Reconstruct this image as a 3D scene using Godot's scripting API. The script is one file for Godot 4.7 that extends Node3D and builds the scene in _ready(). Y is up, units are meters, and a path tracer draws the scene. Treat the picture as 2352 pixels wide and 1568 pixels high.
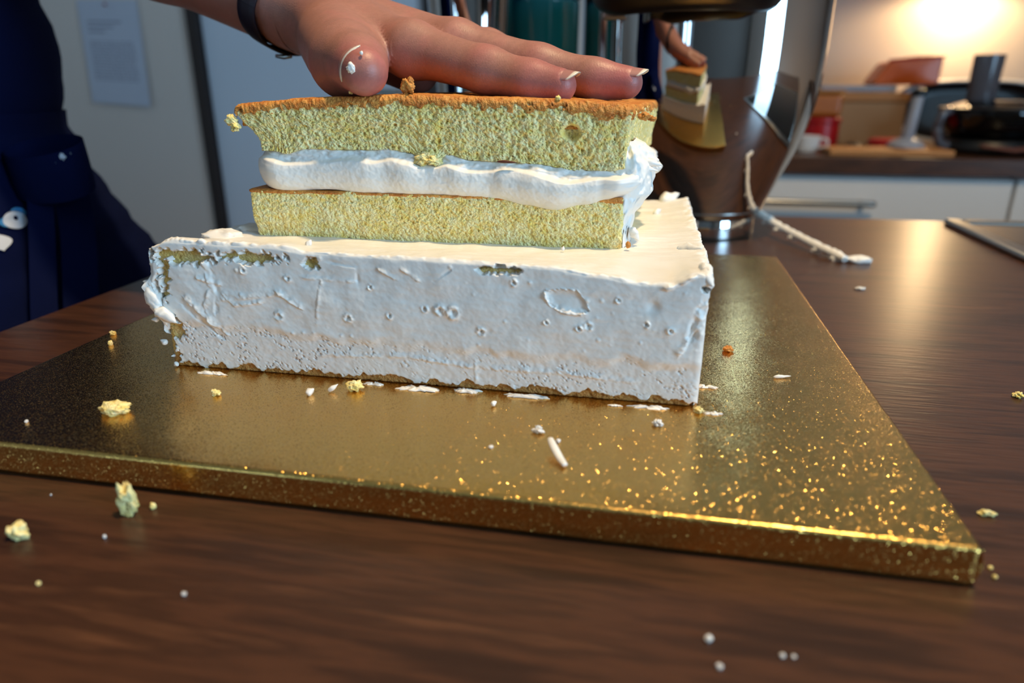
extends Node3D
# A kitchen island with a half built cream cake on a gold board; x runs along the island, d runs away from the viewer (-z), h is the height over the worktop.
const T := 0.9
const BT := 0.0123
var M := {}
var names := {}
var rng := RandomNumberGenerator.new()
var nz := {}
var tint := Color.WHITE

func V(x: float, h: float, d: float) -> Vector3:
	return Vector3(x, T + h, -d)

func W(p: Vector3) -> Vector3:
	return Vector3(p.x, T + p.y, -p.z)

func _ready():
	rng.seed = 7
	stage()
	materials()
	room()
	island()
	back_counter()
	counter_things()
	gold_board()
	lower_cake()
	upper_cake()
	mixing_bowl()
	steel_things()
	person()
	crumbs()

# ---------------------------------------------------------------- camera, sky, light
func stage():
	var cam := Camera3D.new()
	cam.name = "camera"
	cam.fov = 52.2097
	cam.near = 0.02
	cam.far = 60.0
	cam.position = V(0, 0.127, 0)
	cam.rotation = Vector3(deg_to_rad(-19.8939), deg_to_rad(11.1055), 0)
	var at := CameraAttributesPhysical.new()
	at.frustum_focal_length = 24.5
	at.exposure_aperture = 6.5
	at.frustum_focus_distance = 0.305
	cam.attributes = at
	add_child(cam)
	var env := Environment.new()
	env.background_mode = Environment.BG_SKY
	var sky := Sky.new()
	var sm := ProceduralSkyMaterial.new()
	sm.sky_top_color = Color(0.42, 0.58, 0.86)
	sm.sky_horizon_color = Color(0.82, 0.88, 0.95)
	sm.ground_bottom_color = Color(0.30, 0.30, 0.28)
	sm.ground_horizon_color = Color(0.62, 0.66, 0.68)
	sky.sky_material = sm
	env.sky = sky
	env.background_energy_multiplier = 1.0
	env.tonemap_mode = Environment.TONE_MAPPER_LINEAR
	env.tonemap_exposure = 0.272
	env.sdfgi_enabled = true
	env.ssao_enabled = true
	env.ssil_enabled = true
	var we := WorldEnvironment.new()
	we.environment = env
	we.name = "world_environment"
	add_child(we)
	# daylight through the three glazed openings
	daylight("daylight", Vector3(1.985, T + 0.42, 0.75), -90.0, Vector2(0.90, 1.25), 20.0)
	daylight("daylight", Vector3(-1.70, T + 0.15, 2.585), 0.0, Vector2(0.14, 1.5), 9.0)
	daylight("daylight", Vector3(-2.02, T + 0.15, 2.585), 0.0, Vector2(0.14, 1.5), 9.0)

func daylight(n: String, at: Vector3, turn: float, size: Vector2, e: float):
	var l := AreaLight3D.new()
	l.name = n
	l.area_size = size
	l.area_normalize_energy = false
	l.light_color = Color(0.68, 0.86, 1.0)
	l.light_energy = e
	l.set("area_range", 12.0)
	l.shadow_enabled = true
	l.position = at
	l.rotation_degrees = Vector3(0, -turn, 0) if turn != 0.0 else Vector3.ZERO
	add_child(l, true)

func spot(n: String, at: Vector3, to: Vector3, ang: float, e: float, c: Color, size := 0.04, soft := 0.8):
	var l := SpotLight3D.new()
	l.name = n
	l.spot_angle = ang
	l.spot_range = 8.0
	l.spot_attenuation = 2.0
	l.spot_angle_attenuation = soft
	l.light_energy = e
	l.light_color = c
	l.light_size = size
	l.shadow_enabled = true
	add_child(l, true)
	l.look_at_from_position(at, to, Vector3(0.01, 0.02, 1).normalized())

# ---------------------------------------------------------------- scene tree helpers
func nm(called: String) -> String:
	if not names.has(called):
		names[called] = 0
		return called
	names[called] += 1
	return "%s_%03d" % [called, names[called]]

func tag(o: Node3D, label: String, cat := "", group := "", kind := ""):
	if label: o.set_meta("label", label)
	if cat: o.set_meta("category", cat)
	if group: o.set_meta("group", group)
	if kind: o.set_meta("kind", kind)

func thing(called: String, at: Vector3, label: String, cat: String, group := "") -> Node3D:
	var o := Node3D.new()
	o.name = nm(called)
	o.position = at
	add_child(o)
	tag(o, label, cat, group)
	return o

# meshes are made in world coordinates; a part is shifted back by where its thing stands
func part(called: String, mesh: Mesh, m: Material, par: Node3D, label := "") -> MeshInstance3D:
	var o := MeshInstance3D.new()
	o.mesh = mesh
	o.material_override = m
	o.name = called
	var at := Vector3.ZERO
	var q: Node = par
	while q != self:
		at += (q as Node3D).position
		q = q.get_parent()
	o.position = -at
	par.add_child(o, true)
	if label: o.set_meta("label", label)
	return o

func solo(called: String, mesh: Mesh, m: Material, at: Vector3, label: String, cat: String, group := "", kind := "") -> MeshInstance3D:
	var o := MeshInstance3D.new()
	o.mesh = mesh
	o.material_override = m
	o.name = nm(called)
	add_child(o)
	tag(o, label, cat, group, kind)
	return o

func struct(called: String, mesh: Mesh, m: Material) -> MeshInstance3D:
	var o := MeshInstance3D.new()
	o.mesh = mesh
	o.material_override = m
	o.name = called
	add_child(o)
	o.set_meta("kind", "structure")
	return o

# ---------------------------------------------------------------- noise
func noise(key: String, type: int, freq: float, oct := 1, sd := 1) -> FastNoiseLite:
	if nz.has(key): return nz[key]
	var n := FastNoiseLite.new()
	n.noise_type = type
	n.frequency = freq
	n.seed = sd
	if oct > 1:
		n.fractal_type = FastNoiseLite.FRACTAL_FBM
		n.fractal_octaves = oct
	else:
		n.fractal_type = FastNoiseLite.FRACTAL_NONE
	n.cellular_return_type = FastNoiseLite.RETURN_DISTANCE
	n.cellular_jitter = 1.0
	if key.begins_with("pore"):
		n.domain_warp_enabled = true
		n.domain_warp_amplitude = 0.0016
		n.domain_warp_frequency = 500.0
	nz[key] = n
	return n

func ss(a: float, b: float, x: float) -> float:
	var t := clampf((x - a) / (b - a), 0.0, 1.0)
	return t * t * (3.0 - 2.0 * t)

func curve(pts: Array, x: float) -> float:
	if x <= pts[0].x: return pts[0].y
	for i in range(1, pts.size()):
		if x <= pts[i].x:
			var t: float = (x - pts[i - 1].x) / (pts[i].x - pts[i - 1].x)
			t = t * t * (3.0 - 2.0 * t)
			return lerpf(pts[i - 1].y, pts[i].y, t)
	return pts[pts.size() - 1].y

# ---------------------------------------------------------------- mesh helpers
func raw(v: PackedVector3Array, n: PackedVector3Array, idx: PackedInt32Array, col := PackedColorArray(), uv := PackedVector2Array()) -> ArrayMesh:
	var a := []
	a.resize(Mesh.ARRAY_MAX)
	a[Mesh.ARRAY_VERTEX] = v
	a[Mesh.ARRAY_NORMAL] = n
	a[Mesh.ARRAY_INDEX] = idx
	if col.size(): a[Mesh.ARRAY_COLOR] = col
	if uv.size(): a[Mesh.ARRAY_TEX_UV] = uv
	var m := ArrayMesh.new()
	m.add_surface_from_arrays(Mesh.PRIMITIVE_TRIANGLES, a)
	return m

# a sheet of nu x nv points, closed round u or not; turned so that it faces outwards
func grid(nu: int, nv: int, closed: bool, p: PackedVector3Array, col := PackedColorArray(), uv := PackedVector2Array(), keep := 0) -> ArrayMesh:
	var n := PackedVector3Array()
	n.resize(nu * nv)
	var mid := Vector3.ZERO
	for q in p: mid += q
	mid /= p.size()
	var vol := 0.0
	for j in nv:
		var j0 := maxi(j - 1, 0) * nu
		var j1 := mini(j + 1, nv - 1) * nu
		for i in nu:
			var i0 := i - 1
			var i1 := i + 1
			if closed:
				i0 = (i0 + nu) % nu
				i1 = i1 % nu
			else:
				i0 = maxi(i0, 0)
				i1 = mini(i1, nu - 1)
			var c := (p[j * nu + i1] - p[j * nu + i0]).cross(p[j1 + i] - p[j0 + i])
			vol += c.dot(p[j * nu + i] - mid)
			n[j * nu + i] = c
	var s := 1.0 if vol > 0.0 else -1.0
	if keep != 0: s = float(keep)
	for k in n.size():
		var l := n[k].length()
		if l > 1e-14: n[k] = n[k] * (s / l)
		else:
			var a := k / nu
			n[k] = n[k - nu] if a > 0 else Vector3.ZERO
	if nv > 2:
		for i in nu:   # poles
			if n[i].length() < 0.5:
				n[i] = n[i + nu]
				if (p[0] - p[nu / 2]).length() < 1e-7:
					var sum := Vector3.ZERO
					for q in nu: sum += n[nu + q]
					n[i] = sum.normalized()
			var e := (nv - 1) * nu + i
			if (p[e] - p[(nv - 1) * nu + (i + nu / 2) % nu]).length() < 1e-7:
				var sum2 := Vector3.ZERO
				for q in nu: sum2 += n[(nv - 2) * nu + q]
				n[e] = sum2.normalized()
	var idx := PackedInt32Array()
	var w := nu if closed else nu - 1
	idx.resize(w * (nv - 1) * 6)
	var k := 0
	for j in nv - 1:
		for i in w:
			var a := j * nu + i
			var b := j * nu + (i + 1) % nu
			var c := a + nu
			var d := b + nu
			if s > 0:
				idx[k] = a; idx[k + 1] = c; idx[k + 2] = b; idx[k + 3] = b; idx[k + 4] = c; idx[k + 5] = d
			else:
				idx[k] = a; idx[k + 1] = b; idx[k + 2] = c; idx[k + 3] = b; idx[k + 4] = d; idx[k + 5] = c
			k += 6
	return raw(p, n, idx, col, uv)

func join(list: Array) -> ArrayMesh:
	var st := SurfaceTool.new()
	st.begin(Mesh.PRIMITIVE_TRIANGLES)
	for m in list: st.append_from(m, 0, Transform3D())
	return st.commit()

func flat(tris: PackedVector3Array, uv := PackedVector2Array()) -> ArrayMesh:
	var n := PackedVector3Array()
	n.resize(tris.size())
	var idx := PackedInt32Array(range(tris.size()))
	for i in range(0, tris.size(), 3):
		var c := (tris[i] - tris[i + 2]).cross(tris[i] - tris[i + 1]).normalized()
		n[i] = c; n[i + 1] = c; n[i + 2] = c
	return raw(tris, n, idx, PackedColorArray(), uv)

# a box with rounded upright edges and bevelled rims; x0..x1, h0..h1, d0..d1 in metres over the worktop
func box(x0: float, x1: float, h0: float, h1: float, d0: float, d1: float, b := 0.003, arc := 2, uvs := 0.0) -> ArrayMesh:
	b = minf(b, 0.49 * minf(x1 - x0, minf(h1 - h0, d1 - d0)))
	var rows := []
	for q in arc + 1:
		var a := PI / 2 * q / arc
		rows.append(Vector2(b - b * sin(a), h0 + b - b * cos(a)))
	for q in arc + 1:
		var a := PI / 2 * q / arc
		rows.append(Vector2(b - b * cos(a), h1 - b + b * sin(a)))
	var ring := []
	for c in 4:
		var cx := x1 - b if c in [0, 1] else x0 + b
		var cd := d1 - b if c in [1, 2] else d0 + b
		for q in arc + 1:
			var a := -PI / 2 + c * PI / 2 + PI / 2 * q / arc
			ring.append([Vector2(cx, cd), Vector2(cos(a), sin(a))])
	var t := PackedVector3Array()
	var nr := ring.size()
	var P := func(i: int, j: int) -> Vector3:
		var e = ring[i % nr]
		var q: Vector2 = e[0] + e[1] * (b - rows[j].x)
		return V(q.x, rows[j].y, q.y)
	for j in rows.size() - 1:
		for i in nr:
			var a: Vector3 = P.call(i, j)
			var bb: Vector3 = P.call(i + 1, j)
			var c: Vector3 = P.call(i, j + 1)
			var d: Vector3 = P.call(i + 1, j + 1)
			t.append_array([a, c, bb, bb, c, d])
	for i in range(1, nr - 1):
		t.append_array([P.call(0, 0), P.call(i, 0), P.call(i + 1, 0)])
		var l := rows.size() - 1
		t.append_array([P.call(0, l), P.call(i + 1, l), P.call(i, l)])
	var uv := PackedVector2Array()
	if uvs > 0.0:
		for q in t: uv.append(Vector2(q.x, q.z + q.y) * uvs)
	return flat(t, uv)

# profile of (radius, height) turned round an upright axis
func lathe(x: float, h: float, d: float, prof: Array, seg := 48) -> ArrayMesh:
	var p := PackedVector3Array()
	for q in prof:
		for i in seg:
			var a := TAU * i / seg
			p.append(V(x + q.x * cos(a), h + q.y, d + q.x * sin(a)))
	return grid(seg, prof.size(), true, p)

# round the corners of a profile
func smooth(prof: Array, r := 0.002, seg := 4) -> Array:
	var out := [prof[0]]
	for i in range(1, prof.size() - 1):
		var a: Vector2 = prof[i - 1]
		var b: Vector2 = prof[i]
		var c: Vector2 = prof[i + 1]
		var l := minf(r, 0.45 * minf(a.distance_to(b), b.distance_to(c)))
		var s := b + (a - b).normalized() * l
		var e := b + (c - b).normalized() * l
		for k in seg + 1:
			var t := float(k) / seg
			out.append(s.lerp(b, t).lerp(b.lerp(e, t), t))
	out.append(prof[prof.size() - 1])
	return out

# a round bar along a path of (x, h, d), with radii, flattened by squash along its second axis
func tube(path: Array, rad: Array, seg := 16, squash := 1.0, up := Vector3.UP) -> ArrayMesh:
	var p := PackedVector3Array()
	var n := path.size()
	for j in range(-1, n + 1):
		var k := clampi(j, 0, n - 1)
		var c := W(path[k])
		var f := (W(path[mini(k + 1, n - 1)]) - W(path[maxi(k - 1, 0)])).normalized()
		var s := f.cross(up).normalized()
		var u := s.cross(f).normalized()
		var r: float = rad[k] if j == k else 0.0
		for i in seg:
			var a := TAU * i / seg
			p.append(c + s * (r * cos(a)) + u * (r * squash * sin(a)))
	return grid(seg, n + 2, true, p)

func spline(pts: Array, per := 6) -> Array:
	var out := []
	for i in pts.size() - 1:
		for k in per:
			var t := float(k) / per
			out.append((pts[i] as Vector3).cubic_interpolate(pts[i + 1], pts[maxi(i - 1, 0)], pts[mini(i + 2, pts.size() - 1)], t))
	out.append(pts[pts.size() - 1])
	return out

# a band of cloth: path of (x, h, d), its width along an upright direction, with thickness
func ribbon(path: Array, wide: Array, thick := 0.0012, lean := Vector3(0, -1, 0)) -> ArrayMesh:
	var p := PackedVector3Array()
	var n := path.size()
	for j in n:
		var c: Vector3 = path[j]
		var f: Vector3 = (path[mini(j + 1, n - 1)] - path[maxi(j - 1, 0)]).normalized()
		var s := f.cross(lean).normalized() * thick
		var e: Vector3 = lean * wide[j]
		for q in [c - s * 0.5, c + s * 0.5, c + s * 0.6 + e * 0.33, c + s * 0.6 + e * 0.66, c + s * 0.5 + e, c - s * 0.5 + e, c - s * 0.6 + e * 0.66, c - s * 0.6 + e * 0.33]:
			p.append(W(q))
	return grid(8, n, true, p)

# ring of (point, outward) round a rectangle with rounded corners
func ring(x0: float, x1: float, d0: float, d1: float, rc: float, nf: int, nr: int, nb: int, nl: int) -> Array:
	var P := []
	var side := [[Vector2(x0 + rc, d0), Vector2(x1 - rc, d0), Vector2(0, -1), nf], [Vector2(x1, d0 + rc), Vector2(x1, d1 - rc), Vector2(1, 0), nr], [Vector2(x1 - rc, d1), Vector2(x0 + rc, d1), Vector2(0, 1), nb], [Vector2(x0, d1 - rc), Vector2(x0, d0 + rc), Vector2(-1, 0), nl]]
	for k in 4:
		var s = side[k]
		for i in s[3]:
			P.append([(s[0] as Vector2).lerp(s[1], float(i) / s[3]), s[2]])
		var a0: float = (s[2] as Vector2).angle()
		var c: Vector2 = s[1] - s[2] * rc
		var m := 8 if nf > 60 else 4
		for i in m:
			var a := a0 + PI / 2 * i / m
			P.append([c + Vector2(cos(a), sin(a)) * rc, Vector2(cos(a), sin(a))])
	return P

# a block with a fine skin: rg from ring(), rows of (inset, share of height), then nt rows that close the top; f(p, n) moves each (x, h, d) point
func block(rg: Array, h0: float, top: Callable, edge: float, ns: int, na: int, nt: int, f: Callable, colf = null) -> ArrayMesh:
	var nu := rg.size()
	var lo := Vector2(1e9, 1e9)
	var hi := -lo
	for e in rg:
		lo = lo.min(e[0])
		hi = hi.max(e[0])
	var mid := (lo + hi) / 2
	var half := minf(hi.x - lo.x, hi.y - lo.y) / 2
	var p := PackedVector3Array()
	var col := PackedColorArray()
	var nv := 2 + ns + na + nt
	for j in nv:
		for e in rg:
			var b: Vector2 = e[0]
			var o: Vector2 = e[1]
			var q := Vector3.ZERO
			var n := Vector3(o.x, 0, o.y)
			if j < 2:
				var c := mid + (b - mid) * (0.0 if j == 0 else 0.97)
				q = Vector3(c.x, h0, c.y)
				n = Vector3(0, -1, 0)
			elif j < 2 + ns:
				var ht: float = top.call(b.x, b.y)
				q = Vector3(b.x, lerpf(h0, ht - edge, float(j - 2) / (ns - 1)), b.y)
			elif j < 2 + ns + na:
				var ht: float = top.call(b.x, b.y)
				var a := PI / 2 * float(j - 1 - ns) / na
				var c := b - o * (edge * (1 - cos(a)))
				q = Vector3(c.x, ht - edge + edge * sin(a), c.y)
				n = Vector3(o.x * cos(a), sin(a), o.y * cos(a))
			else:
				var k := 1.0 - float(j - 1 - ns - na) / nt
				var s := b - o * edge
				var c := mid + (s - mid) * k
				q = Vector3(c.x, top.call(c.x, c.y), c.y)
				n = Vector3(0, 1, 0)
			if colf is Callable: col.append(colf.call(q, n))
			tint = Color.WHITE
			if j > 0: q = f.call(q, n)
			if colf is bool: col.append(tint)
			p.append(W(q))
	return grid(nu, nv, true, p, col)

# ---------------------------------------------------------------- materials
func mat(key: String, c: Color, rough := 0.6, metal := 0.0) -> StandardMaterial3D:
	var m := StandardMaterial3D.new()
	m.resource_name = key
	m.albedo_color = c
	m.roughness = rough
	m.metallic = metal
	M[key] = m
	return m

func ntex(n: FastNoiseLite, size := 512, ramp: Gradient = null, nrm := false, bump := 8.0) -> NoiseTexture2D:
	var t := NoiseTexture2D.new()
	t.width = size
	t.height = size
	t.seamless = true
	t.seamless_blend_skirt = 0.15
	t.noise = n
	t.color_ramp = ramp
	t.as_normal_map = nrm
	t.bump_strength = bump
	return t

func fn(type: int, freq: float, oct := 3, sd := 1, ret := FastNoiseLite.RETURN_DISTANCE, gain := 0.5) -> FastNoiseLite:
	var n := FastNoiseLite.new()
	n.fractal_gain = gain
	n.noise_type = type
	n.frequency = freq
	n.seed = sd
	n.cellular_return_type = ret
	if oct > 1:
		n.fractal_type = FastNoiseLite.FRACTAL_FBM
		n.fractal_octaves = oct
	else: n.fractal_type = FastNoiseLite.FRACTAL_NONE
	return n

func ramp(stops: Array) -> Gradient:
	var g := Gradient.new()
	var o := PackedFloat32Array()
	var c := PackedColorArray()
	for s in stops:
		o.append(s[0])
		c.append(s[1])
	g.offsets = o
	g.colors = c
	return g

func tri(m: StandardMaterial3D, per_metre: float):
	m.uv1_triplanar = true
	m.uv1_world_triplanar = true
	m.uv1_scale = Vector3.ONE * per_metre
	m.uv1_triplanar_sharpness = 4.0

func materials():
	var S := FastNoiseLite.TYPE_SIMPLEX_SMOOTH
	var C := FastNoiseLite.TYPE_CELLULAR
	var m := mat("wood", Color(1, 1, 1), 0.30)
	m.albedo_texture = ntex(fn(S, 0.007, 7, 3, FastNoiseLite.RETURN_DISTANCE, 0.62), 1024, ramp([[0.0, Color(0.175, 0.113, 0.080)], [0.32, Color(0.225, 0.144, 0.101)], [0.5, Color(0.310, 0.196, 0.133)], [0.68, Color(0.240, 0.153, 0.106)], [1.0, Color(0.42, 0.275, 0.185)]]))
	m.uv1_scale = Vector3(0.7, 7.0, 1)
	m.heightmap_enabled = true
	m.heightmap_texture = ntex(fn(S, 0.05, 3, 8), 1024)
	m.heightmap_scale = 0.007
	m.metallic_specular = 0.42
	m = mat("gold", Color(0.885, 0.70, 0.385), 0.21, 1.0)
	m.normal_enabled = true
	m.normal_texture = flakes()
	m.normal_scale = 1.0
	tri(m, 25.0)
	m = mat("cream", Color(0.93, 0.915, 0.885), 0.42)
	m = M.cream.duplicate()
	m.resource_name = "cream_coat"
	m.albedo_color = Color.WHITE
	m.vertex_color_use_as_albedo = true
	M["cream_coat"] = m
	m = mat("crumb", Color.WHITE, 0.85)
	m.vertex_color_use_as_albedo = true
	m.heightmap_enabled = true
	m.heightmap_texture = ntex(fn(C, 0.05, 3, 21), 512)
	m.heightmap_scale = 0.05
	tri(m, 45.0)
	m = mat("crust", Color.WHITE, 0.62)
	m.vertex_color_use_as_albedo = true
	m.heightmap_enabled = true
	m.heightmap_texture = ntex(fn(S, 0.06, 3, 22), 512)
	m.heightmap_scale = 0.03
	tri(m, 40.0)
	m = mat("skin", Color.WHITE, 0.46)
	m.vertex_color_use_as_albedo = true
	m.heightmap_enabled = true
	m.heightmap_texture = ntex(fn(C, 0.06, 2, 31, FastNoiseLite.RETURN_DISTANCE2_SUB), 512)
	m.heightmap_scale = 0.006
	tri(m, 28.0)
	m = mat("nail", Color.WHITE, 0.28)
	m.vertex_color_use_as_albedo = true
	m = mat("steel", Color(0.80, 0.79, 0.78), 0.035, 1.0)
	m = mat("steel_brushed", Color(0.66, 0.65, 0.63), 0.28, 1.0)
	mat("black_plastic", Color(0.025, 0.025, 0.028), 0.38)
	mat("black_glass", Color(0.02, 0.02, 0.022), 0.06)
	mat("white_lacquer", Color(0.80, 0.79, 0.78), 0.35)
	mat("white_door", Color(0.86, 0.88, 0.92), 0.45)
	mat("dark_trim", Color(0.17, 0.12, 0.105), 0.5)
	mat("shade_wall", Color(0.46, 0.43, 0.41), 0.9)
	m = mat("plaster", Color(0.90, 0.84, 0.80), 0.9)
	mat("warm_plaster", Color(0.80, 0.75, 0.71), 0.9)
	mat("ceiling_paint", Color(0.86, 0.85, 0.83), 0.9)
	m = mat("floor_tile", Color(0.30, 0.26, 0.22), 0.45)
	m = mat("navy_cloth", Color(0.05, 0.08, 0.22), 0.95)
	m.metallic_specular = 0.15
	m.heightmap_enabled = true
	m.heightmap_texture = ntex(fn(S, 0.12, 2, 51), 256)
	m.heightmap_scale = 0.04
	tri(m, 60.0)
	mat("dark_cloth", Color(0.03, 0.035, 0.09), 0.95)
	mat("white_print", Color(0.80, 0.83, 0.88), 0.8)
	mat("sky_print", Color(0.20, 0.50, 0.72), 0.8)
	mat("strap", Color(0.085, 0.03, 0.09), 0.55)
	m = mat("teal_plastic", Color(0.03, 0.27, 0.33), 0.12)
	mat("teal_dark", Color(0.045, 0.075, 0.10), 0.35)
	mat("orange_plastic", Color(0.80, 0.36, 0.10), 0.35)
	mat("amber_plastic", Color(0.62, 0.34, 0.09), 0.4)
	mat("red_plastic", Color(0.62, 0.04, 0.06), 0.35)
	mat("grey_plastic", Color(0.55, 0.56, 0.60), 0.35)
	mat("beige_card", Color(0.62, 0.48, 0.34), 0.8)
	mat("pale_wood", Color(0.66, 0.44, 0.22), 0.6)
	mat("brown_wood", Color(0.36, 0.17, 0.09), 0.6)
	mat("smoke_plastic", Color(0.30, 0.30, 0.33), 0.2)
	mat("hair", Color(0.10, 0.06, 0.04), 0.6)
	mat("leather", Color(0.05, 0.04, 0.04), 0.5)
	m = mat("glass", Color(1, 1, 1, 0.06), 0.02)
	m.transparency = BaseMaterial3D.TRANSPARENCY_ALPHA
	m = mat("lamp_glow", Color(1, 1, 1), 0.4)
	m.emission_enabled = true
	m.emission = Color(1.0, 0.84, 0.58)
	m.emission_energy_multiplier = 260.0
	m = mat("paper", Color(1, 1, 1), 0.8)
	m.albedo_texture = paper_print()

# foil glitter: small facets, each tilted its own way
func flakes() -> ImageTexture:
	var s := 1024
	var im := Image.create(s, s, false, Image.FORMAT_RGB8)
	im.fill(Color(0.5, 0.5, 1.0))
	var r := RandomNumberGenerator.new()
	r.seed = 12
	for gy in 170:
		for gx in 170:
			var w := r.randi_range(4, 8)
			var h := r.randi_range(4, 8)
			var t := 0.02 + 0.07 * r.randf() + (0.51 * r.randf() if r.randf() < 0.36 else 0.0)
			var a := r.randf() * TAU
			var n := Vector3(cos(a) * t, sin(a) * t, 1.0).normalized()
			var c := Color(n.x * 0.5 + 0.5, n.y * 0.5 + 0.5, n.z * 0.5 + 0.5)
			var x := mini(gx * 6 + r.randi_range(-2, 3), s - 9)
			var y := mini(gy * 6 + r.randi_range(-2, 3), s - 9)
			im.fill_rect(Rect2i(maxi(x, 1), maxi(y, 1), w, h), c)
			im.fill_rect(Rect2i(maxi(x - 1, 0), maxi(y + 1, 1), w + 2, maxi(h - 2, 1)), c)
	im.generate_mipmaps()
	return ImageTexture.create_from_image(im)

# a sheet with two blocks of small grey lines, too far away to read
func paper_print() -> ImageTexture:
	var im := Image.create(210, 300, false, Image.FORMAT_RGB8)
	im.fill(Color(0.80, 0.81, 0.86))
	var r := RandomNumberGenerator.new()
	r.seed = 4
	for k in 13:
		var y := 118 + k * 9
		var x := 26
		while x < 176:
			var w := r.randi_range(6, 20)
			im.fill_rect(Rect2i(x, y, mini(w, 182 - x), 3), Color(0.50, 0.50, 0.57))
			x += w + 4
	for k in 3: im.fill_rect(Rect2i(26, 60 + k * 14, 120 - k * 30, 4), Color(0.5, 0.5, 0.57))
	im.generate_mipmaps()
	return ImageTexture.create_from_image(im)

# ---------------------------------------------------------------- room
func room():
	var F := -0.9
	var H := 1.6
	struct("floor", box(-2.75, 2.15, F - 0.1, F, -2.75, 2.25, 0.002), M.floor_tile)
	struct("ceiling", box(-2.75, 2.15, H, H + 0.1, -2.75, 2.25, 0.002), M.ceiling_paint)
	struct("wall_back", join([box(-2.75, -1.43, F, H, 2.13, 2.25, 0.002), box(-0.64, -0.2, F, H, 2.13, 2.25, 0.002), box(-1.43, -0.64, 1.13, H, 2.13, 2.25, 0.002)]), M.plaster)
	struct("wall_kitchen", box(-0.2, 2.12, F, H, 2.13, 2.25, 0.002), M.warm_plaster)
	struct("wall_left", box(-2.75, -2.6, F, H, -2.75, 2.13, 0.002), M.plaster)
	struct("wall_right", join([box(2.0, 2.12, F, H, -0.30, 2.13, 0.002), box(2.0, 2.12, F, H, -2.75, -1.20, 0.002), box(2.0, 2.12, F, -0.205, -1.20, -0.30, 0.002), box(2.0, 2.12, 1.045, H, -1.20, -0.30, 0.002)]), M.plaster)
	struct("wall_front", join([box(-2.6, -2.28, F, H, -2.72, -2.6, 0.002), box(-1.42, 2.0, F, H, -2.72, -2.6, 0.002), box(-2.28, -1.42, 1.15, H, -2.72, -2.6, 0.002)]), M.shade_wall)
	struct("baseboard_back", box(-2.6, -1.44, F, F + 0.07, 2.115, 2.13, 0.003), M.white_lacquer)
	# window in the right wall
	var w := Node3D.new()
	w.name = "window_1"
	w.position = V(2.06, -0.2, -0.75)
	add_child(w)
	w.set_meta("kind", "structure")
	part("frame", join([box(2.02, 2.09, -0.205, -0.145, -1.20, -0.30), box(2.02, 2.09, 0.985, 1.045, -1.20, -0.30), box(2.02, 2.09, -0.145, 0.985, -1.20, -1.14), box(2.02, 2.09, -0.145, 0.985, -0.36, -0.30), box(2.02, 2.09, -0.145, 0.985, -0.79, -0.71)]), M.white_lacquer, w)
	part("pane", box(2.05, 2.056, -0.145, 0.985, -1.14, -0.79, 0.001), M.glass, w)
	part("pane", box(2.05, 2.056, -0.145, 0.985, -0.71, -0.36, 0.001), M.glass, w)
	part("sill", box(1.93, 2.02, -0.235, -0.206, -1.25, -0.25, 0.006), M.white_lacquer, w)
	# entrance door behind the viewer with two narrow lights
	var d2 := Node3D.new()
	d2.name = "door_2"
	d2.position = V(-1.85, F, -2.65)
	add_child(d2)
	d2.set_meta("kind", "structure")
	part("leaf", join([box(-2.275, -2.09, F, 1.145, -2.69, -2.63), box(-1.95, -1.77, F, 1.145, -2.69, -2.63), box(-1.63, -1.425, F, 1.145, -2.69, -2.63), box(-2.09, -1.95, F, -0.6, -2.69, -2.63), box(-1.77, -1.63, F, -0.6, -2.69, -2.63), box(-2.09, -1.95, 0.9, 1.145, -2.69, -2.63), box(-1.77, -1.63, 0.9, 1.145, -2.69, -2.63)]), M.white_door, d2)
	part("pane", box(-2.09, -1.95, -0.6, 0.9, -2.663, -2.657, 0.001), M.glass, d2)
	part("pane", box(-1.77, -1.63, -0.6, 0.9, -2.663, -2.657, 0.001), M.glass, d2)
	# white inner door in the back wall, in a dark frame
	var d1 := Node3D.new()
	d1.name = "door_1"
	d1.position = V(-1.035, F, 2.14)
	add_child(d1)
	d1.set_meta("kind", "structure")
	part("leaf", box(-1.394, -0.676, F + 0.01, 1.10, 2.125, 2.165, 0.003), M.white_door, d1)
	part("frame", join([box(-1.43, -1.396, F, 1.13, 2.10, 2.20, 0.003), box(-0.674, -0.64, F, 1.13, 2.10, 2.20, 0.003), box(-1.396, -0.674, 1.102, 1.13, 2.10, 2.20, 0.003)]), M.dark_trim, d1)
	part("handle", tube([Vector3(-0.75, 0.12, 2.125), Vector3(-0.75, 0.12, 2.08), Vector3(-0.76, 0.12, 2.075), Vector3(-0.86, 0.12, 2.075)], [0.009, 0.009, 0.009, 0.008], 10), M.steel_brushed, d1)
	# note on the wall
	var note := thing("paper_note", V(-1.71, 0.07, 2.128), "white sheet of small grey print hung slightly crooked on the grey wall", "paper")
	var tl := V(-1.8163, 0.3925, 2.122)
	var tr := V(-1.6022, 0.388, 2.122)
	var bl := V(-1.8212, 0.0863, 2.118)
	var br := V(-1.6076, 0.0735, 2.116)
	var p := PackedVector3Array()
	var uv := PackedVector2Array()
	for k in 2:
		for j in 9:
			for i in 7:
				var u := i / 6.0
				var v := j / 8.0
				var q := tl.lerp(tr, u).lerp(bl.lerp(br, u), v) + Vector3(0, 0, 0.0012 * k + 0.004 * v * v)
				p.append(q)
				uv.append(Vector2(u, v))
	part("sheet", grid(7, 9, false, p.slice(63), PackedColorArray(), uv.slice(63), 0), M.paper, note)
	part("sheet_back", grid(7, 9, false, p.slice(0, 63), PackedColorArray(), uv.slice(0, 63), 0), M.white_door, note)
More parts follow.
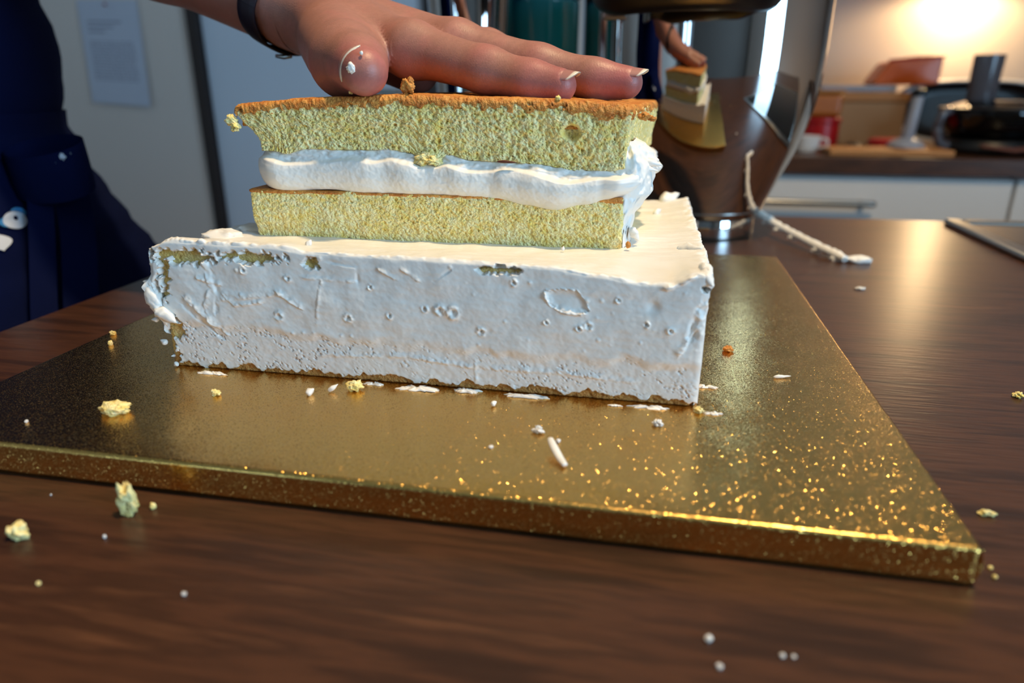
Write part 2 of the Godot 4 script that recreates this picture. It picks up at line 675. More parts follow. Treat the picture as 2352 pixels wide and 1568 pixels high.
	part("pin", lathe(-1.709, 0.372, 2.112, smooth([Vector2(0, 0), Vector2(0.004, 0), Vector2(0.004, 0.007), Vector2(0, 0.007)], 0.001, 2), 12), M.red_plastic, note)
	for e in [[0.35, 0.285, 9.0]]:
		var l := thing("ceiling_light", V(e[0], H - 0.03, e[1]), "round recessed warm ceiling light above the kitchen island", "light")
		part("rim", lathe(e[0], H - 0.02, e[1], smooth([Vector2(0.045, 0.02), Vector2(0.062, 0.018), Vector2(0.066, 0.004), Vector2(0.052, 0), Vector2(0.046, 0.006), Vector2(0.045, 0.02)], 0.002, 2), 32), M.white_lacquer, l)
		part("lens", lathe(e[0], H - 0.012, e[1], [Vector2(0, 0), Vector2(0.03, 0.0005), Vector2(0.045, 0.002), Vector2(0.045, 0.008), Vector2(0, 0.008)], 32), M.lamp_glow, l)
		spot("ceiling_spot", V(e[0], H - 0.03, e[1]), V(e[0], 0, e[1]), 62.0, e[2], Color(1.0, 0.87, 0.67), 0.045)

# ---------------------------------------------------------------- island
func island():
	var t := thing("kitchen_island", V(0.5, -0.9, 0.35), "kitchen island with a dark walnut laminate worktop along its whole length", "kitchen island")
	var wt := part("worktop", wood_slab(-0.352, 1.75, -0.038, 0.0, -0.30, 0.786), M.wood, t)
	part("carcass", box(-0.30, 1.70, -0.82, -0.0385, -0.24, 0.74, 0.003), M.white_lacquer, t)
	part("plinth", box(-0.27, 1.67, -0.9, -0.82, -0.20, 0.70, 0.003), M.dark_trim, t)
	for k in 3:
		part("door", box(-0.29 + k * 0.665, -0.29 + k * 0.665 + 0.655, -0.81, -0.045, 0.742, 0.76, 0.003), M.white_lacquer, t)
	# hob
	var h := thing("cooktop", V(0.58, 0, 0.5), "black glass cooktop in a thin steel frame set into the island", "cooktop")
	var x0 := 0.2885
	var x1 := 0.87
	var a := 0.26
	var b := 0.766
	part("frame", join([box(x0, x0 + 0.016, 0.0002, 0.006, a, b, 0.0025), box(x1 - 0.016, x1, 0.0002, 0.006, a, b, 0.0025), box(x0 + 0.016, x1 - 0.016, 0.0002, 0.006, a, a + 0.016, 0.0025), box(x0 + 0.016, x1 - 0.016, 0.0002, 0.006, b - 0.016, b, 0.0025)]), M.steel_brushed, h)
	part("glass", box(x0 + 0.016, x1 - 0.016, 0.0003, 0.0042, a + 0.016, b - 0.016, 0.001), M.black_glass, h)

func wood_slab(x0: float, x1: float, h0: float, h1: float, d0: float, d1: float) -> ArrayMesh:
	return box(x0, x1, h0, h1, d0, d1, 0.002, 2, 1.0)

# ---------------------------------------------------------------- counter along the back wall
func back_counter():
	var t := thing("kitchen_counter", V(0.9, -0.9, 1.8), "back kitchen counter with a thick dark worktop over white drawers", "counter")
	part("worktop", box(-0.12, 1.98, -0.034, 0.0, 1.53, 2.128, 0.002, 2, 1.0), M.wood, t)
	for k in 2:
		var x := -0.1025 + k * 0.80
		part("carcass", box(x + 0.002, x + 0.796, -0.80, -0.0345, 1.565, 2.12, 0.002), M.white_lacquer, t)
		for r in 3:
			var top := -0.040 - r * 0.255
			var dr := part("drawer", box(x + 0.002, x + 0.796, top - 0.25, top, 1.543, 1.564, 0.002), M.white_lacquer, t)
			var hx := x + 0.265
			part("handle", join([tube([Vector3(hx, top - 0.050, 1.520), Vector3(hx + 0.01, top - 0.050, 1.518), Vector3(hx + 0.27, top - 0.050, 1.518), Vector3(hx + 0.28, top - 0.050, 1.520)], [0.006, 0.0068, 0.0068, 0.006], 12), box(hx + 0.015, hx + 0.027, top - 0.056, top - 0.044, 1.52, 1.543), box(hx + 0.253, hx + 0.265, top - 0.056, top - 0.044, 1.52, 1.543)]), M.steel_brushed, dr)
	part("plinth", box(-0.09, 1.9, -0.9, -0.80, 1.60, 2.05, 0.003), M.dark_trim, t)
	var c := thing("wall_cabinet", V(0.85, 0.42, 1.95), "white wall cabinet hung above the back counter", "cabinet")
	part("body", box(-0.1, 1.9, 0.42, 1.16, 1.80, 2.128, 0.003), M.white_lacquer, c)
	for k in 4: part("door", box(-0.098 + k * 0.5, 0.396 + k * 0.5, 0.412, 1.16, 1.778, 1.798, 0.003), M.white_lacquer, c)
	var l := thing("under_cabinet_light", V(0.735, 0.385, 2.05), "small warm spotlight under the wall cabinet shining on the wall", "light")
	part("housing", lathe(0.735, 0.39, 2.05, smooth([Vector2(0.030, 0.0), Vector2(0.034, 0.0), Vector2(0.034, 0.029), Vector2(0, 0.029)], 0.003, 3), 32), M.steel_brushed, l)
	part("lens", lathe(0.735, 0.388, 2.05, [Vector2(0, 0), Vector2(0.020, 0.0004), Vector2(0.029, 0.002), Vector2(0.029, 0.006), Vector2(0, 0.006)], 24), M.lamp_glow, l)
	spot("cabinet_spot", V(0.735, 0.382, 2.05), V(0.735, 0.0, 2.05), 86.0, 0.8, Color(1.0, 0.85, 0.64), 0.028, 0.35)

func counter_things():
	# everything that stands on the back counter, blurred by distance in the photograph
	var t := thing("chopping_board", V(0.475, 0, 1.62), "long pale wooden board lying at the edge of the back counter", "board")
	part("plank", box(0.352, 0.585, 0.0, 0.013, 1.56, 1.66, 0.003), M.pale_wood, t)
	t = thing("upright_stand", V(0.512, 0.013, 1.64), "light grey upright post on a round foot standing on the wooden board", "stand")
	part("foot", lathe(0.512, 0.0135, 1.625, smooth([Vector2(0, 0), Vector2(0.036, 0), Vector2(0.036, 0.006), Vector2(0.026, 0.014), Vector2(0.014, 0.020), Vector2(0, 0.020)], 0.003, 3), 32), M.grey_plastic, t)
	part("post", tube([Vector3(0.512, 0.03, 1.625), Vector3(0.516, 0.07, 1.625), Vector3(0.520, 0.115, 1.625)], [0.0125, 0.011, 0.010], 18), M.grey_plastic, t)
	part("knob", lathe(0.520, 0.113, 1.625, smooth([Vector2(0, 0), Vector2(0.012, 0), Vector2(0.012, 0.014), Vector2(0, 0.016)], 0.003, 3), 20), M.black_plastic, t)
	# oval dish leaning on the wall
	t = thing("roasting_dish", V(0.73, 0, 1.95), "wide dark dish with a pale rim propped against the kitchen wall", "dish")
	var p := PackedVector3Array()
	for q in [[0.0, 0.035], [0.6, 0.035], [0.88, 0.032], [0.95, 0.004], [1.0, 0.0], [1.0, 0.004], [0.955, 0.009], [0.9, 0.042], [0.0, 0.042]]:
		for i in 64:
			var a := TAU * i / 64
			var c := cos(a)
			var s := sin(a)
			var k: float = q[0] / pow(pow(absf(c), 3.2) + pow(absf(s), 3.2), 1 / 3.2)
			var hh := 0.077 + 0.069 * k * s
			p.append(V(0.746 + 0.165 * k * c, hh, 1.93 + q[1] + 0.25 * hh))
	part("dish", grid(64, 9, true, p), M.black_plastic, t)
	p = PackedVector3Array()
	for j in 64:
		var a := TAU * j / 64
		var c := cos(a)
		var s := sin(a)
		var k := 1.0 / pow(pow(absf(c), 3.2) + pow(absf(s), 3.2), 1 / 3.2)
		for i in 8:
			var b := TAU * i / 8
			var kk := k * (1.0 + 0.06 * cos(b))
			var hh := 0.077 + 0.069 * kk * s
			p.append(V(0.746 + 0.165 * kk * c, hh, 1.926 + 0.25 * hh + 0.008 * sin(b)))
	for i in 8: p.append(p[i])
	part("rim", grid(8, 65, true, p), M.white_lacquer, t)
	# food processor
	t = thing("food_processor", V(0.70, 0, 1.70), "food processor with a wide dark bowl and a smoky feed tube on top", "food processor")
	part("base", lathe(0.70, 0.0, 1.70, smooth([Vector2(0, 0), Vector2(0.095, 0), Vector2(0.10, 0.012), Vector2(0.09, 0.03), Vector2(0, 0.032)], 0.006, 3), 48), M.black_plastic, t)
	part("bowl", lathe(0.70, 0.031, 1.70, smooth([Vector2(0, 0), Vector2(0.078, 0), Vector2(0.094, 0.02), Vector2(0.105, 0.05), Vector2(0.100, 0.062), Vector2(0.06, 0.074), Vector2(0, 0.078)], 0.008, 4), 48), M.black_glass, t)
	part("lid_rim", lathe(0.70, 0.083, 1.70, smooth([Vector2(0.100, 0), Vector2(0.108, 0.001), Vector2(0.109, 0.008), Vector2(0.100, 0.010)], 0.002, 3), 48), M.black_plastic, t)
	part("handle", tube(spline([Vector3(0.610, 0.086, 1.67), Vector3(0.585, 0.080, 1.66), Vector3(0.578, 0.05, 1.66), Vector3(0.590, 0.02, 1.665), Vector3(0.608, 0.015, 1.67)], 5), range(21).map(func(_i): return 0.009), 12), M.smoke_plastic, t)
	var fp := PackedVector3Array()
	for e in [[0.0, 0.0], [0.0, 1.0], [0.102, 1.1], [0.102, 0.9], [0.085, 0.86], [0.085, 0.0]]:
		for i in 32:
			var a := TAU * i / 32
			fp.append(V(0.668 + 0.02 * e[0] + 0.027 * e[1] * cos(a), 0.092 + e[0], 1.715 + 0.021 * e[1] * sin(a)))
	part("feed_tube", grid(32, 6, true, fp), M.smoke_plastic, t)
	part("pusher", lathe(0.678, 0.165, 1.715, smooth([Vector2(0, 0), Vector2(0.017, 0), Vector2(0.019, 0.022), Vector2(0, 0.024)], 0.003, 3), 24), M.grey_plastic, t)
	part("blade_hub", tube([Vector3(0.64, 0.02, 1.592), Vector3(0.70, 0.012, 1.59), Vector3(0.76, 0.02, 1.592)], [0.006, 0.009, 0.006], 10, 0.6), M.brown_wood, t)
	# boxes and tubs on the left
	t = thing("storage_tub", V(0.57, 0.12, 1.95), "translucent orange tub lying tilted on top of the stacked boxes", "tub")
	var q8 := [Vector3(0.500, 0.1365, 1.90), Vector3(0.646, 0.1369, 1.90), Vector3(0.6487, 0.198, 1.90), Vector3(0.532, 0.189, 1.90)]
	var tp := PackedVector3Array()
	var mid: Vector3 = (q8[0] + q8[1] + q8[2] + q8[3]) / 4.0
	for e in [[0.0, 0.0], [0.93, 0.0], [1.0, 0.006], [1.0, 0.094], [0.93, 0.1], [0.0, 0.1]]:
		for k in 4:
			for i in 6:
				var a: Vector3 = q8[k].lerp(q8[(k + 3) % 4], 0.12)
				var b: Vector3 = q8[k].lerp(q8[(k + 1) % 4], 0.12)
				var u := i / 5.0
				var r: Vector3 = a.lerp(q8[k], u).lerp(q8[k].lerp(b, u), u)
				tp.append(W(mid + (r - mid) * e[0] + Vector3(0, 0, e[1])))
	part("body", grid(24, 6, true, tp), M.orange_plastic, t)
	part("lid_edge", tube([Vector3(0.530, 0.1895, 1.905), Vector3(0.59, 0.195, 1.903), Vector3(0.650, 0.1985, 1.905)], [0.0035, 0.0045, 0.0035], 10), M.red_plastic, t)
	t = thing("flat_box", V(0.47, 0.115, 1.95), "flat pale grey box lid under the orange tub", "box")
	part("lid", box(0.385, 0.553, 0.1205, 0.1355, 1.885, 2.03, 0.003), M.grey_plastic, t)
	t = thing("cardboard_box", V(0.5, 0, 1.95), "tan cardboard box under the pale grey lid", "box")
	part("body", box(0.418, 0.576, 0.0, 0.0985, 1.87, 2.06, 0.003), M.beige_card, t)
	part("flap", box(0.414, 0.58, 0.099, 0.1195, 1.866, 2.064, 0.003), M.pale_wood, t)
	t = thing("storage_jar", V(0.385, 0.066, 1.78), "amber plastic jar standing on the red tin beside the mixing bowl", "jar")
	part("body", box(0.330, 0.409, 0.0675, 0.118, 1.75, 1.83, 0.012, 4), M.amber_plastic, t)
	part("lid", box(0.328, 0.411, 0.1185, 0.126, 1.748, 1.832, 0.004, 3), M.pale_wood, t)
	t = thing("red_tin", V(0.385, 0, 1.78), "glossy red tin under the amber jar beside the mixing bowl", "tin")
	part("body", lathe(0.374, 0.0, 1.79, smooth([Vector2(0, 0), Vector2(0.040, 0), Vector2(0.042, 0.004), Vector2(0.042, 0.055), Vector2(0, 0.055)], 0.003, 3), 40), M.red_plastic, t)
	part("lid", lathe(0.374, 0.0553, 1.79, smooth([Vector2(0, 0), Vector2(0.0445, 0), Vector2(0.0445, 0.010), Vector2(0.036, 0.012), Vector2(0, 0.012)], 0.002, 3), 40), M.red_plastic, t)
	t = thing("white_cup", V(0.322, 0, 1.64), "small white cup lying in front of the red tin", "cup")
	part("body", lathe(0.322, 0.0, 1.64, smooth([Vector2(0, 0.004), Vector2(0.018, 0.003), Vector2(0.019, 0), Vector2(0.022, 0.002), Vector2(0.027, 0.034), Vector2(0.0245, 0.034), Vector2(0.02, 0.006), Vector2(0, 0.006)], 0.0015, 3), 32), M.white_lacquer, t)
	part("handle", tube(spline([Vector3(0.346, 0.028, 1.63), Vector3(0.358, 0.026, 1.625), Vector3(0.359, 0.014, 1.625), Vector3(0.345, 0.010, 1.63)], 4), range(13).map(func(_i): return 0.0028), 8), M.white_lacquer, t)
	t = thing("red_dish", V(0.495, 0.013, 1.70), "red plastic dish lying behind the grey post", "dish")
	part("disc", lathe(0.515, 0.0, 1.715, smooth([Vector2(0, 0), Vector2(0.050, 0), Vector2(0.052, 0.004), Vector2(0.052, 0.022), Vector2(0.044, 0.026), Vector2(0, 0.024)], 0.003, 3), 40), M.red_plastic, t)
	t = thing("black_dial", V(0.417, 0, 1.69), "small black round timer between the red tin and the red lid", "timer")
	part("body", lathe(0.428, 0.0, 1.69, smooth([Vector2(0, 0), Vector2(0.018, 0), Vector2(0.018, 0.012), Vector2(0.012, 0.018), Vector2(0, 0.018)], 0.003, 3), 24), M.black_plastic, t)

# ---------------------------------------------------------------- gold board
func gold_board():
	var t := thing("cake_board", V(-0.085, 0, 0.352), "square gold foil cake board under the cream covered cake", "cake board")
	var rg := ring(-0.2625, 0.0935, 0.1762, 0.5275, 0.0022, 40, 40, 40, 40)
	var w := noise("board", FastNoiseLite.TYPE_SIMPLEX_SMOOTH, 60.0, 2, 3)
	var f := func(p: Vector3, n: Vector3) -> Vector3: return p + n * (0.00022 * w.get_noise_3dv(p))
	part("board", block(rg, 0.0003, func(_x, _d): return BT, 0.0016, 8, 5, 40, f), M.gold, t)
	part("corner_fold", tube([Vector3(0.0930, 0.0115, 0.1772), Vector3(0.0934, 0.0065, 0.1771), Vector3(0.0928, 0.001, 0.1774)], [0.0006, 0.0012, 0.0006], 8), M.gold, t)

# ---------------------------------------------------------------- cakes
func crumb_relief(p: Vector3, size := 1.0) -> float:
	# open, torn sponge: pores of two sizes under a rough skin, in metres
	var a := noise("pore", FastNoiseLite.TYPE_CELLULAR, 430.0, 1, 5).get_noise_3dv(p / size)
	var b := noise("pore_small", FastNoiseLite.TYPE_CELLULAR, 950.0, 1, 6).get_noise_3dv(p / size)
	var c := noise("torn", FastNoiseLite.TYPE_SIMPLEX_SMOOTH, 650.0, 3, 7).get_noise_3dv(p / size)
	var o := noise("open", FastNoiseLite.TYPE_SIMPLEX_SMOOTH, 90.0, 2, 8).get_noise_3dv(p)
	var e := noise("hollow", FastNoiseLite.TYPE_SIMPLEX_SMOOTH, 330.0, 2, 9).get_noise_3dv(p / size)
	return 0.0005 * c - (0.0010 + 0.0011 * o) * ss(-0.55, -0.88, a) * (0.6 + 0.8 * c) - 0.0005 * ss(-0.62, -0.92, b) - 0.0006 * ss(0.10, 0.55, e + 0.35 * c)

func crumb_color(p: Vector3) -> Color:
	var c := noise("tone", FastNoiseLite.TYPE_SIMPLEX_SMOOTH, 260.0, 3, 17).get_noise_3dv(p)
	var d := noise("tone_big", FastNoiseLite.TYPE_SIMPLEX_SMOOTH, 45.0, 2, 18).get_noise_3dv(p)
	var t := clampf(0.5 + 0.8 * c + 0.25 * d, 0.0, 1.0)
	return Color(0.90, 0.67, 0.165).lerp(Color(0.98, 0.87, 0.47), t)

const EDGE := [Vector2(-0.2040, 0.0645), Vector2(-0.2002, 0.0665), Vector2(-0.1925, 0.0690), Vector2(-0.1741, 0.0686), Vector2(-0.1465, 0.0684), Vector2(-0.1321, 0.0667), Vector2(-0.0963, 0.0663), Vector2(-0.0567, 0.0656), Vector2(-0.0353, 0.0651), Vector2(-0.0175, 0.0629), Vector2(-0.0010, 0.0608), Vector2(0.0097, 0.0612), Vector2(0.0170, 0.0648), Vector2(0.0215, 0.0650), Vector2(0.0245, 0.0638)]
const RIDGES := [
	[0.0008, 0.0009, Vector2(-0.1731, 0.0443), Vector2(-0.1460, 0.0481)],
	[0.0012, 0.0010, Vector2(-0.1460, 0.0486), Vector2(-0.1379, 0.0435)],
	[0.0009, 0.0008, Vector2(-0.1708, 0.0463), Vector2(-0.1664, 0.0424), Vector2(-0.1543, 0.0444)],
	[-0.0006, 0.0007, Vector2(-0.1255, 0.0631), Vector2(-0.1114, 0.0612), Vector2(-0.1118, 0.0559)],
	[0.0005, 0.0006, Vector2(-0.1337, 0.0556), Vector2(-0.1133, 0.0552)],
	[0.0006, 0.0006, Vector2(-0.1273, 0.0542), Vector2(-0.1309, 0.0374)],
	[0.0011, 0.0009, Vector2(-0.1787, 0.0625), Vector2(-0.1772, 0.0497), Vector2(-0.1805, 0.0420), Vector2(-0.1783, 0.0305)],
	[-0.0012, 0.0009, Vector2(-0.1762, 0.0605), Vector2(-0.1745, 0.0480), Vector2(-0.1760, 0.0390)],
	[0.0010, 0.0008, Vector2(-0.1816, 0.0532), Vector2(-0.1730, 0.0509)],
	[0.0012, 0.0012, Vector2(-0.1884, 0.0434), Vector2(-0.1724, 0.0290)],
	[-0.0010, 0.0010, Vector2(-0.1905, 0.0405), Vector2(-0.1760, 0.0275)],
	[0.0008, 0.0007, Vector2(-0.1020, 0.0607), Vector2(-0.0960, 0.0575)],
	[0.0008, 0.0007, Vector2(-0.0922, 0.0609), Vector2(-0.0862, 0.0572)],
	[-0.0006, 0.0006, Vector2(-0.0792, 0.0575), Vector2(-0.0730, 0.0618)],
	[0.0007, 0.0009, Vector2(-0.1295, 0.0223), Vector2(-0.0933, 0.0246), Vector2(-0.0643, 0.0219), Vector2(-0.0277, 0.0224), Vector2(0.0, 0.0205)],
	[0.0007, 0.0008, Vector2(-0.0643, 0.0243), Vector2(-0.0644, 0.0178)],
	[0.0014, 0.0012, Vector2(0.0079, 0.0587), Vector2(0.0138, 0.0615), Vector2(0.0188, 0.0650)],
	[0.0010, 0.0011, Vector2(0.0152, 0.0348), Vector2(0.0205, 0.0462)],
	[-0.0020, 0.0022, Vector2(0.0200, 0.0520), Vector2(0.0175, 0.0410)],
	[0.0013, 0.0008, Vector2(-0.0364, 0.0558), Vector2(-0.0367, 0.0535), Vector2(-0.0342, 0.0502), Vector2(-0.0291, 0.0479), Vector2(-0.0226, 0.0474)],
	[0.0007, 0.0007, Vector2(-0.0226, 0.0474), Vector2(-0.0198, 0.0490), Vector2(-0.0215, 0.0525), Vector2(-0.0245, 0.0565), Vector2(-0.0302, 0.0567), Vector2(-0.0364, 0.0558)]]
const FLAP := [Vector2(-0.0364, 0.0558), Vector2(-0.0347, 0.0505), Vector2(-0.0300, 0.0482), Vector2(-0.0234, 0.0474), Vector2(-0.0198, 0.0488), Vector2(-0.0211, 0.0521), Vector2(-0.0245, 0.0565), Vector2(-0.0302, 0.0567)]
const CRATERS := [Vector3(-0.0779, 0.0458, 0.0021), Vector3(-0.0726, 0.0451, 0.0025), Vector3(-0.0841, 0.0458, 0.0014), Vector3(-0.0614, 0.0379, 0.0017), Vector3(-0.0987, 0.0422, 0.0013), Vector3(0.0037, 0.0519, -0.0024), Vector3(0.0018, 0.0450, 0.0011), Vector3(-0.0232, 0.0417, 0.0013), Vector3(-0.0199, 0.0428, 0.0016), Vector3(-0.0357, 0.0435, 0.0010), Vector3(0.0106, 0.0431, 0.0013), Vector3(-0.1471, 0.0392, 0.0020), Vector3(-0.1164, 0.0402, 0.0019), Vector3(-0.1602, 0.0579, 0.0014), Vector3(-0.1413, 0.0552, 0.0013), Vector3(-0.1062, 0.0535, 0.0011), Vector3(-0.0484, 0.0583, 0.0013), Vector3(-0.0091, 0.0537, 0.0011)]
const BARE := [[-0.1881, 0.0621, 0.0100, 0.0021], [-0.1967, 0.0562, 0.0017, 0.0084], [-0.2004, 0.0475, 0.0009, 0.0047], [-0.1566, 0.0628, 0.0101, 0.0019], [-0.1308, 0.0616, 0.0019, 0.0017], [-0.0601, 0.0627, 0.0022, 0.0011], [-0.0534, 0.0634, 0.0015, 0.0014], [-0.0492, 0.0629, 0.0025, 0.0009], [-0.1990, 0.0301, 0.0048, 0.0036], [-0.2020, 0.0218, 0.0025, 0.0070], [-0.2005, 0.0170, 0.0016, 0.0024], [0.0228, 0.0591, 0.0022, 0.0007]]

# distance to a stroke; negative on its left side
func seg_dist(p: Vector2, r: Array) -> float:
	var b := 1.0
	var s := 1.0
	for i in range(2, r.size() - 1):
		var a: Vector2 = r[i]
		var ab: Vector2 = r[i + 1] - a
		var t := clampf((p - a).dot(ab) / ab.length_squared(), 0.0, 1.0)
		var e := p.distance_squared_to(a + ab * t)
		if e < b:
			b = e
			s = signf(ab.cross(p - a))
	return sqrt(b) * s

func lower_top(x: float, d: float) -> float:
	var e := curve(EDGE, x)
	var base := 0.0632 - 0.003 * ss(0.26, 0.46, d)
	var side := ss(0.004, 0.022, x) * 0.0014 - ss(-0.19, -0.205, x) * 0.002
	return lerpf(e, base + side, ss(0.250, 0.285, d))

func coat(p: Vector3, n: Vector3) -> Vector3:
	var S := FastNoiseLite.TYPE_SIMPLEX_SMOOTH
	var low := noise("coat_low", S, 45.0, 2, 61).get_noise_3dv(p)
	var fine := noise("coat_fine", S, 330.0, 2, 62).get_noise_3dv(p)
	var hh := p.y - BT
	tint = Color(0.93, 0.915, 0.885).srgb_to_linear()
	var t := 0.0007 * low
	if n.y > 0.7:
		# the top: long strokes of the palette knife along the cake, a lip along its rims
		var st := noise("stroke", S, 1.0, 2, 63).get_noise_2d(p.x * 9.0, p.z * 260.0)
		t += 0.00022 * st + 0.0001 * fine
		var lip := ss(0.016, 0.0235, p.x) + ss(0.256, 0.2515, p.z) * (0.4 + ss(-0.12, -0.19, p.x)) + ss(0.448, 0.458, p.z)
		var rag := noise("rag", S, 190.0, 2, 64).get_noise_3dv(p)
		t += lip * (0.0011 * rag + 0.0003)
		return p + n * t
	if n.z < -0.7:
		var q := Vector2(p.x, p.y)
		var bumps := noise("bubble", FastNoiseLite.TYPE_CELLULAR, 190.0, 1, 65).get_noise_3dv(p)
		var strokes := noise("smear", S, 1.0, 2, 66).get_noise_2d(p.x * 55.0, p.y * 240.0)
		var thick := 0.0025 + 0.0008 * low + 0.00012 * strokes + 0.00012 * fine + 0.0007 * ss(-0.74, -0.97, bumps)
		var right := noise("band", S, 70.0, 2, 67).get_noise_2d(p.x, 3.0)
		var line := 0.0195 + 0.003 * ss(-0.08, -0.18, p.x) + 0.0025 * right
		var band := ss(line, line - 0.005, hh)
		var patchy := noise("patch", S, 120.0, 2, 68).get_noise_3dv(p)
		var pit := ss(-0.58, -0.9, noise("pore_coat", FastNoiseLite.TYPE_CELLULAR, 620.0, 1, 76).get_noise_3dv(p))
		var wide := ss(-0.25, 0.25, patchy + 0.3 * fine) * (0.45 + 0.55 * ss(-0.07, -0.14, p.x) + 0.35 * ss(-0.065, -0.03, p.x))
		thick = lerpf(thick, 0.0013 + 0.0004 * patchy + 0.0002 * fine, band * 0.93)
		var speck := band * wide * (0.35 + 0.65 * pit)
		thick -= 0.00085 * band * wide * pit + 0.0002 * band * wide * (0.5 + fine)
		tint = Color(0.93, 0.915, 0.885).srgb_to_linear().lerp(Color(0.50, 0.30, 0.20), 0.75 * ss(0.45, 0.95, speck + 0.2 * fine))
		for r in RIDGES:
			var dd := seg_dist(q, r)
			var wd: float = r[1]
			if absf(dd) < 4.5 * wd:
				if dd < 0.0: wd *= 0.45
				else: wd *= 1.7
				thick += r[0] * exp(-dd * dd / (wd * wd)) * clampf(0.62 + 0.5 * fine + 0.8 * patchy, 0.0, 1.3)
		if p.x > -0.038 and p.x < -0.018 and p.y > 0.046 and p.y < 0.058 and Geometry2D.is_point_in_polygon(q, PackedVector2Array(FLAP)): thick -= 0.0009
		for c in CRATERS:
			var r: float = absf(c.z)
			var dd := q.distance_to(Vector2(c.x, c.y)) / r
			if dd < 3.0:
				if c.z > 0: thick += 0.0010 * exp(-pow(dd - 0.75, 2) * 5.0) * (0.6 + 0.9 * fine) - 0.0013 * exp(-dd * dd * 4.0)
				else: thick -= 0.0011 * exp(-dd * dd)
		var bare := 0.0
		for b in BARE:
			var e := Vector2((p.x - b[0]) / b[2], (p.y - b[1]) / b[3]).length()
			if e < 2.4: bare = maxf(bare, ss(1.3, 0.95, e * 0.86 + 0.95 * fine + 0.5 * patchy))
		thick -= 0.0042 * bare
		# ragged foot with sponge and a gap below it
		var rag := noise("foot_rag", S, 95.0, 3, 69).get_noise_2d(p.x, 9.0)
		var foot := 0.0021 + 0.0030 * rag + 0.0008 * fine
		thick -= 0.005 * ss(foot + 0.0006, foot - 0.0006, hh)
		# the ragged corner at the left
		var out := ss(-0.186, -0.2035, p.x)
		var side := out * (noise("corner", S, 62.0, 3, 70).get_noise_3dv(p) * 0.003)
		return p + Vector3(side - out * 0.002 * ss(0.028, 0.036, hh) * ss(0.046, 0.037, hh), 0, -(thick - 0.0025) - maxf(0.0, side) * 0.4)
	if n.x < -0.5:
		var k := noise("corner", S, 62.0, 3, 70).get_noise_3dv(p)
		t += 0.0022 * k + 0.0005 * fine
		t += 0.0050 * ss(0.025, 0.037, hh) * ss(0.042, 0.036, hh) * ss(0.30, 0.255, p.z)
		t -= 0.006 * ss(0.024, 0.019, hh) * ss(0.275, 0.262, p.z) * ss(-0.25, 0.1, k)
		t -= 0.003 * ss(0.004, 0.002, hh + 0.003 * k)
		return p + n * t
	if n.x > 0.5:
		var rag := noise("rag", S, 190.0, 2, 64).get_noise_3dv(p)
		t += 0.0009 * rag + 0.0006 * ss(0.04, 0.05, hh) - 0.0035 * ss(0.045, 0.0, hh) * (0.55 + 0.45 * low) - 0.0006
		return p + n * t
	var c2 := noise("corner", S, 62.0, 3, 70).get_noise_3dv(p)
	return p + n * (t + 0.0006 * c2)

func lower_cake():
	var t := thing("cream_cake", V(-0.09, BT, 0.354), "large square cake coated in white buttercream standing on the gold board", "cake")
	var rg := ring(-0.2025, 0.0215, 0.2527, 0.455, 0.003, 420, 60, 60, 60)
	var f := func(p: Vector3, n: Vector3) -> Vector3:
		var r := crumb_relief(p, 1.0)
		return p + n * (r * 0.8 + (0.0004 if p.y < BT + 0.004 else 0.0))
	part("sponge", block(rg, BT + 0.0002, func(x, d): return lower_top(x, d) - 0.0025, 0.0012, 92, 3, 6, f, func(p, _n):
		var c := crumb_color(p).lerp(Color(0.58, 0.34, 0.08), 0.6)
		return c.lerp(Color(0.50, 0.22, 0.05), 0.9 * ss(BT + 0.0080, BT + 0.0030, p.y))), M.crumb, t)
	rg = ring(-0.2045, 0.0240, 0.2500, 0.458, 0.0035, 520, 170, 60, 130)
	var pipe := block(rg, BT + 0.0002, lower_top, 0.0016, 124, 7, 120, coat, true)
	part("buttercream", pipe, M.cream_coat, t)
	# torn flaps at the left corner and curls along the rims
	for e in [[Vector3(-0.2030, 0.0492, 0.2525), Vector3(-0.2085, 0.0502, 0.2515), 0.0019], [Vector3(-0.2060, 0.0470, 0.2518), Vector3(-0.2005, 0.0330, 0.2500), 0.0034], [Vector3(-0.2030, 0.0385, 0.2505), Vector3(-0.1945, 0.0345, 0.2478), 0.0032], [Vector3(-0.2052, 0.0336, 0.2515), Vector3(-0.2080, 0.0333, 0.2512), 0.0011],
			[Vector3(-0.2035, 0.0225, 0.2520), Vector3(-0.2056, 0.0240, 0.2515), 0.0012], [Vector3(-0.1985, 0.0140, 0.2505), Vector3(-0.2000, 0.0131, 0.2500), 0.0011],
			[Vector3(0.0205, 0.0645, 0.2540), Vector3(0.0238, 0.0612, 0.2495), 0.0022], [Vector3(0.0205, 0.0655, 0.2590), Vector3(0.0235, 0.0645, 0.2530), 0.0022]]:
		part("cream_flap", dab(e[0], e[1], e[2]), M.cream, t)
	for e in [[Vector3(-0.1930, 0.0625, 0.289), Vector3(0.0100, 0.0034, 0.0080), 31], [Vector3(-0.1890, 0.0615, 0.310), Vector3(0.0130, 0.0036, 0.0090), 32]]:
		part("cream_swirl", lump(e[0], e[1], e[2], 0.3, 36, 20, 2), M.cream, t)
	for e in [[Vector3(-0.1405, 0.0650, 0.2680), Vector3(-0.1390, 0.0672, 0.2685), 0.0016], [Vector3(-0.0346, 0.0640, 0.2850), Vector3(-0.0340, 0.0655, 0.285), 0.0009], [Vector3(0.0030, 0.0615, 0.400), Vector3(0.0060, 0.0630, 0.405), 0.0020], [Vector3(0.0080, 0.0605, 0.455), Vector3(0.0170, 0.0640, 0.462), 0.0040], [Vector3(0.0140, 0.0630, 0.300), Vector3(0.0215, 0.0655, 0.292), 0.0024]]:
		part("cream_peak", dab(e[0], e[1], e[2]), M.cream, t)

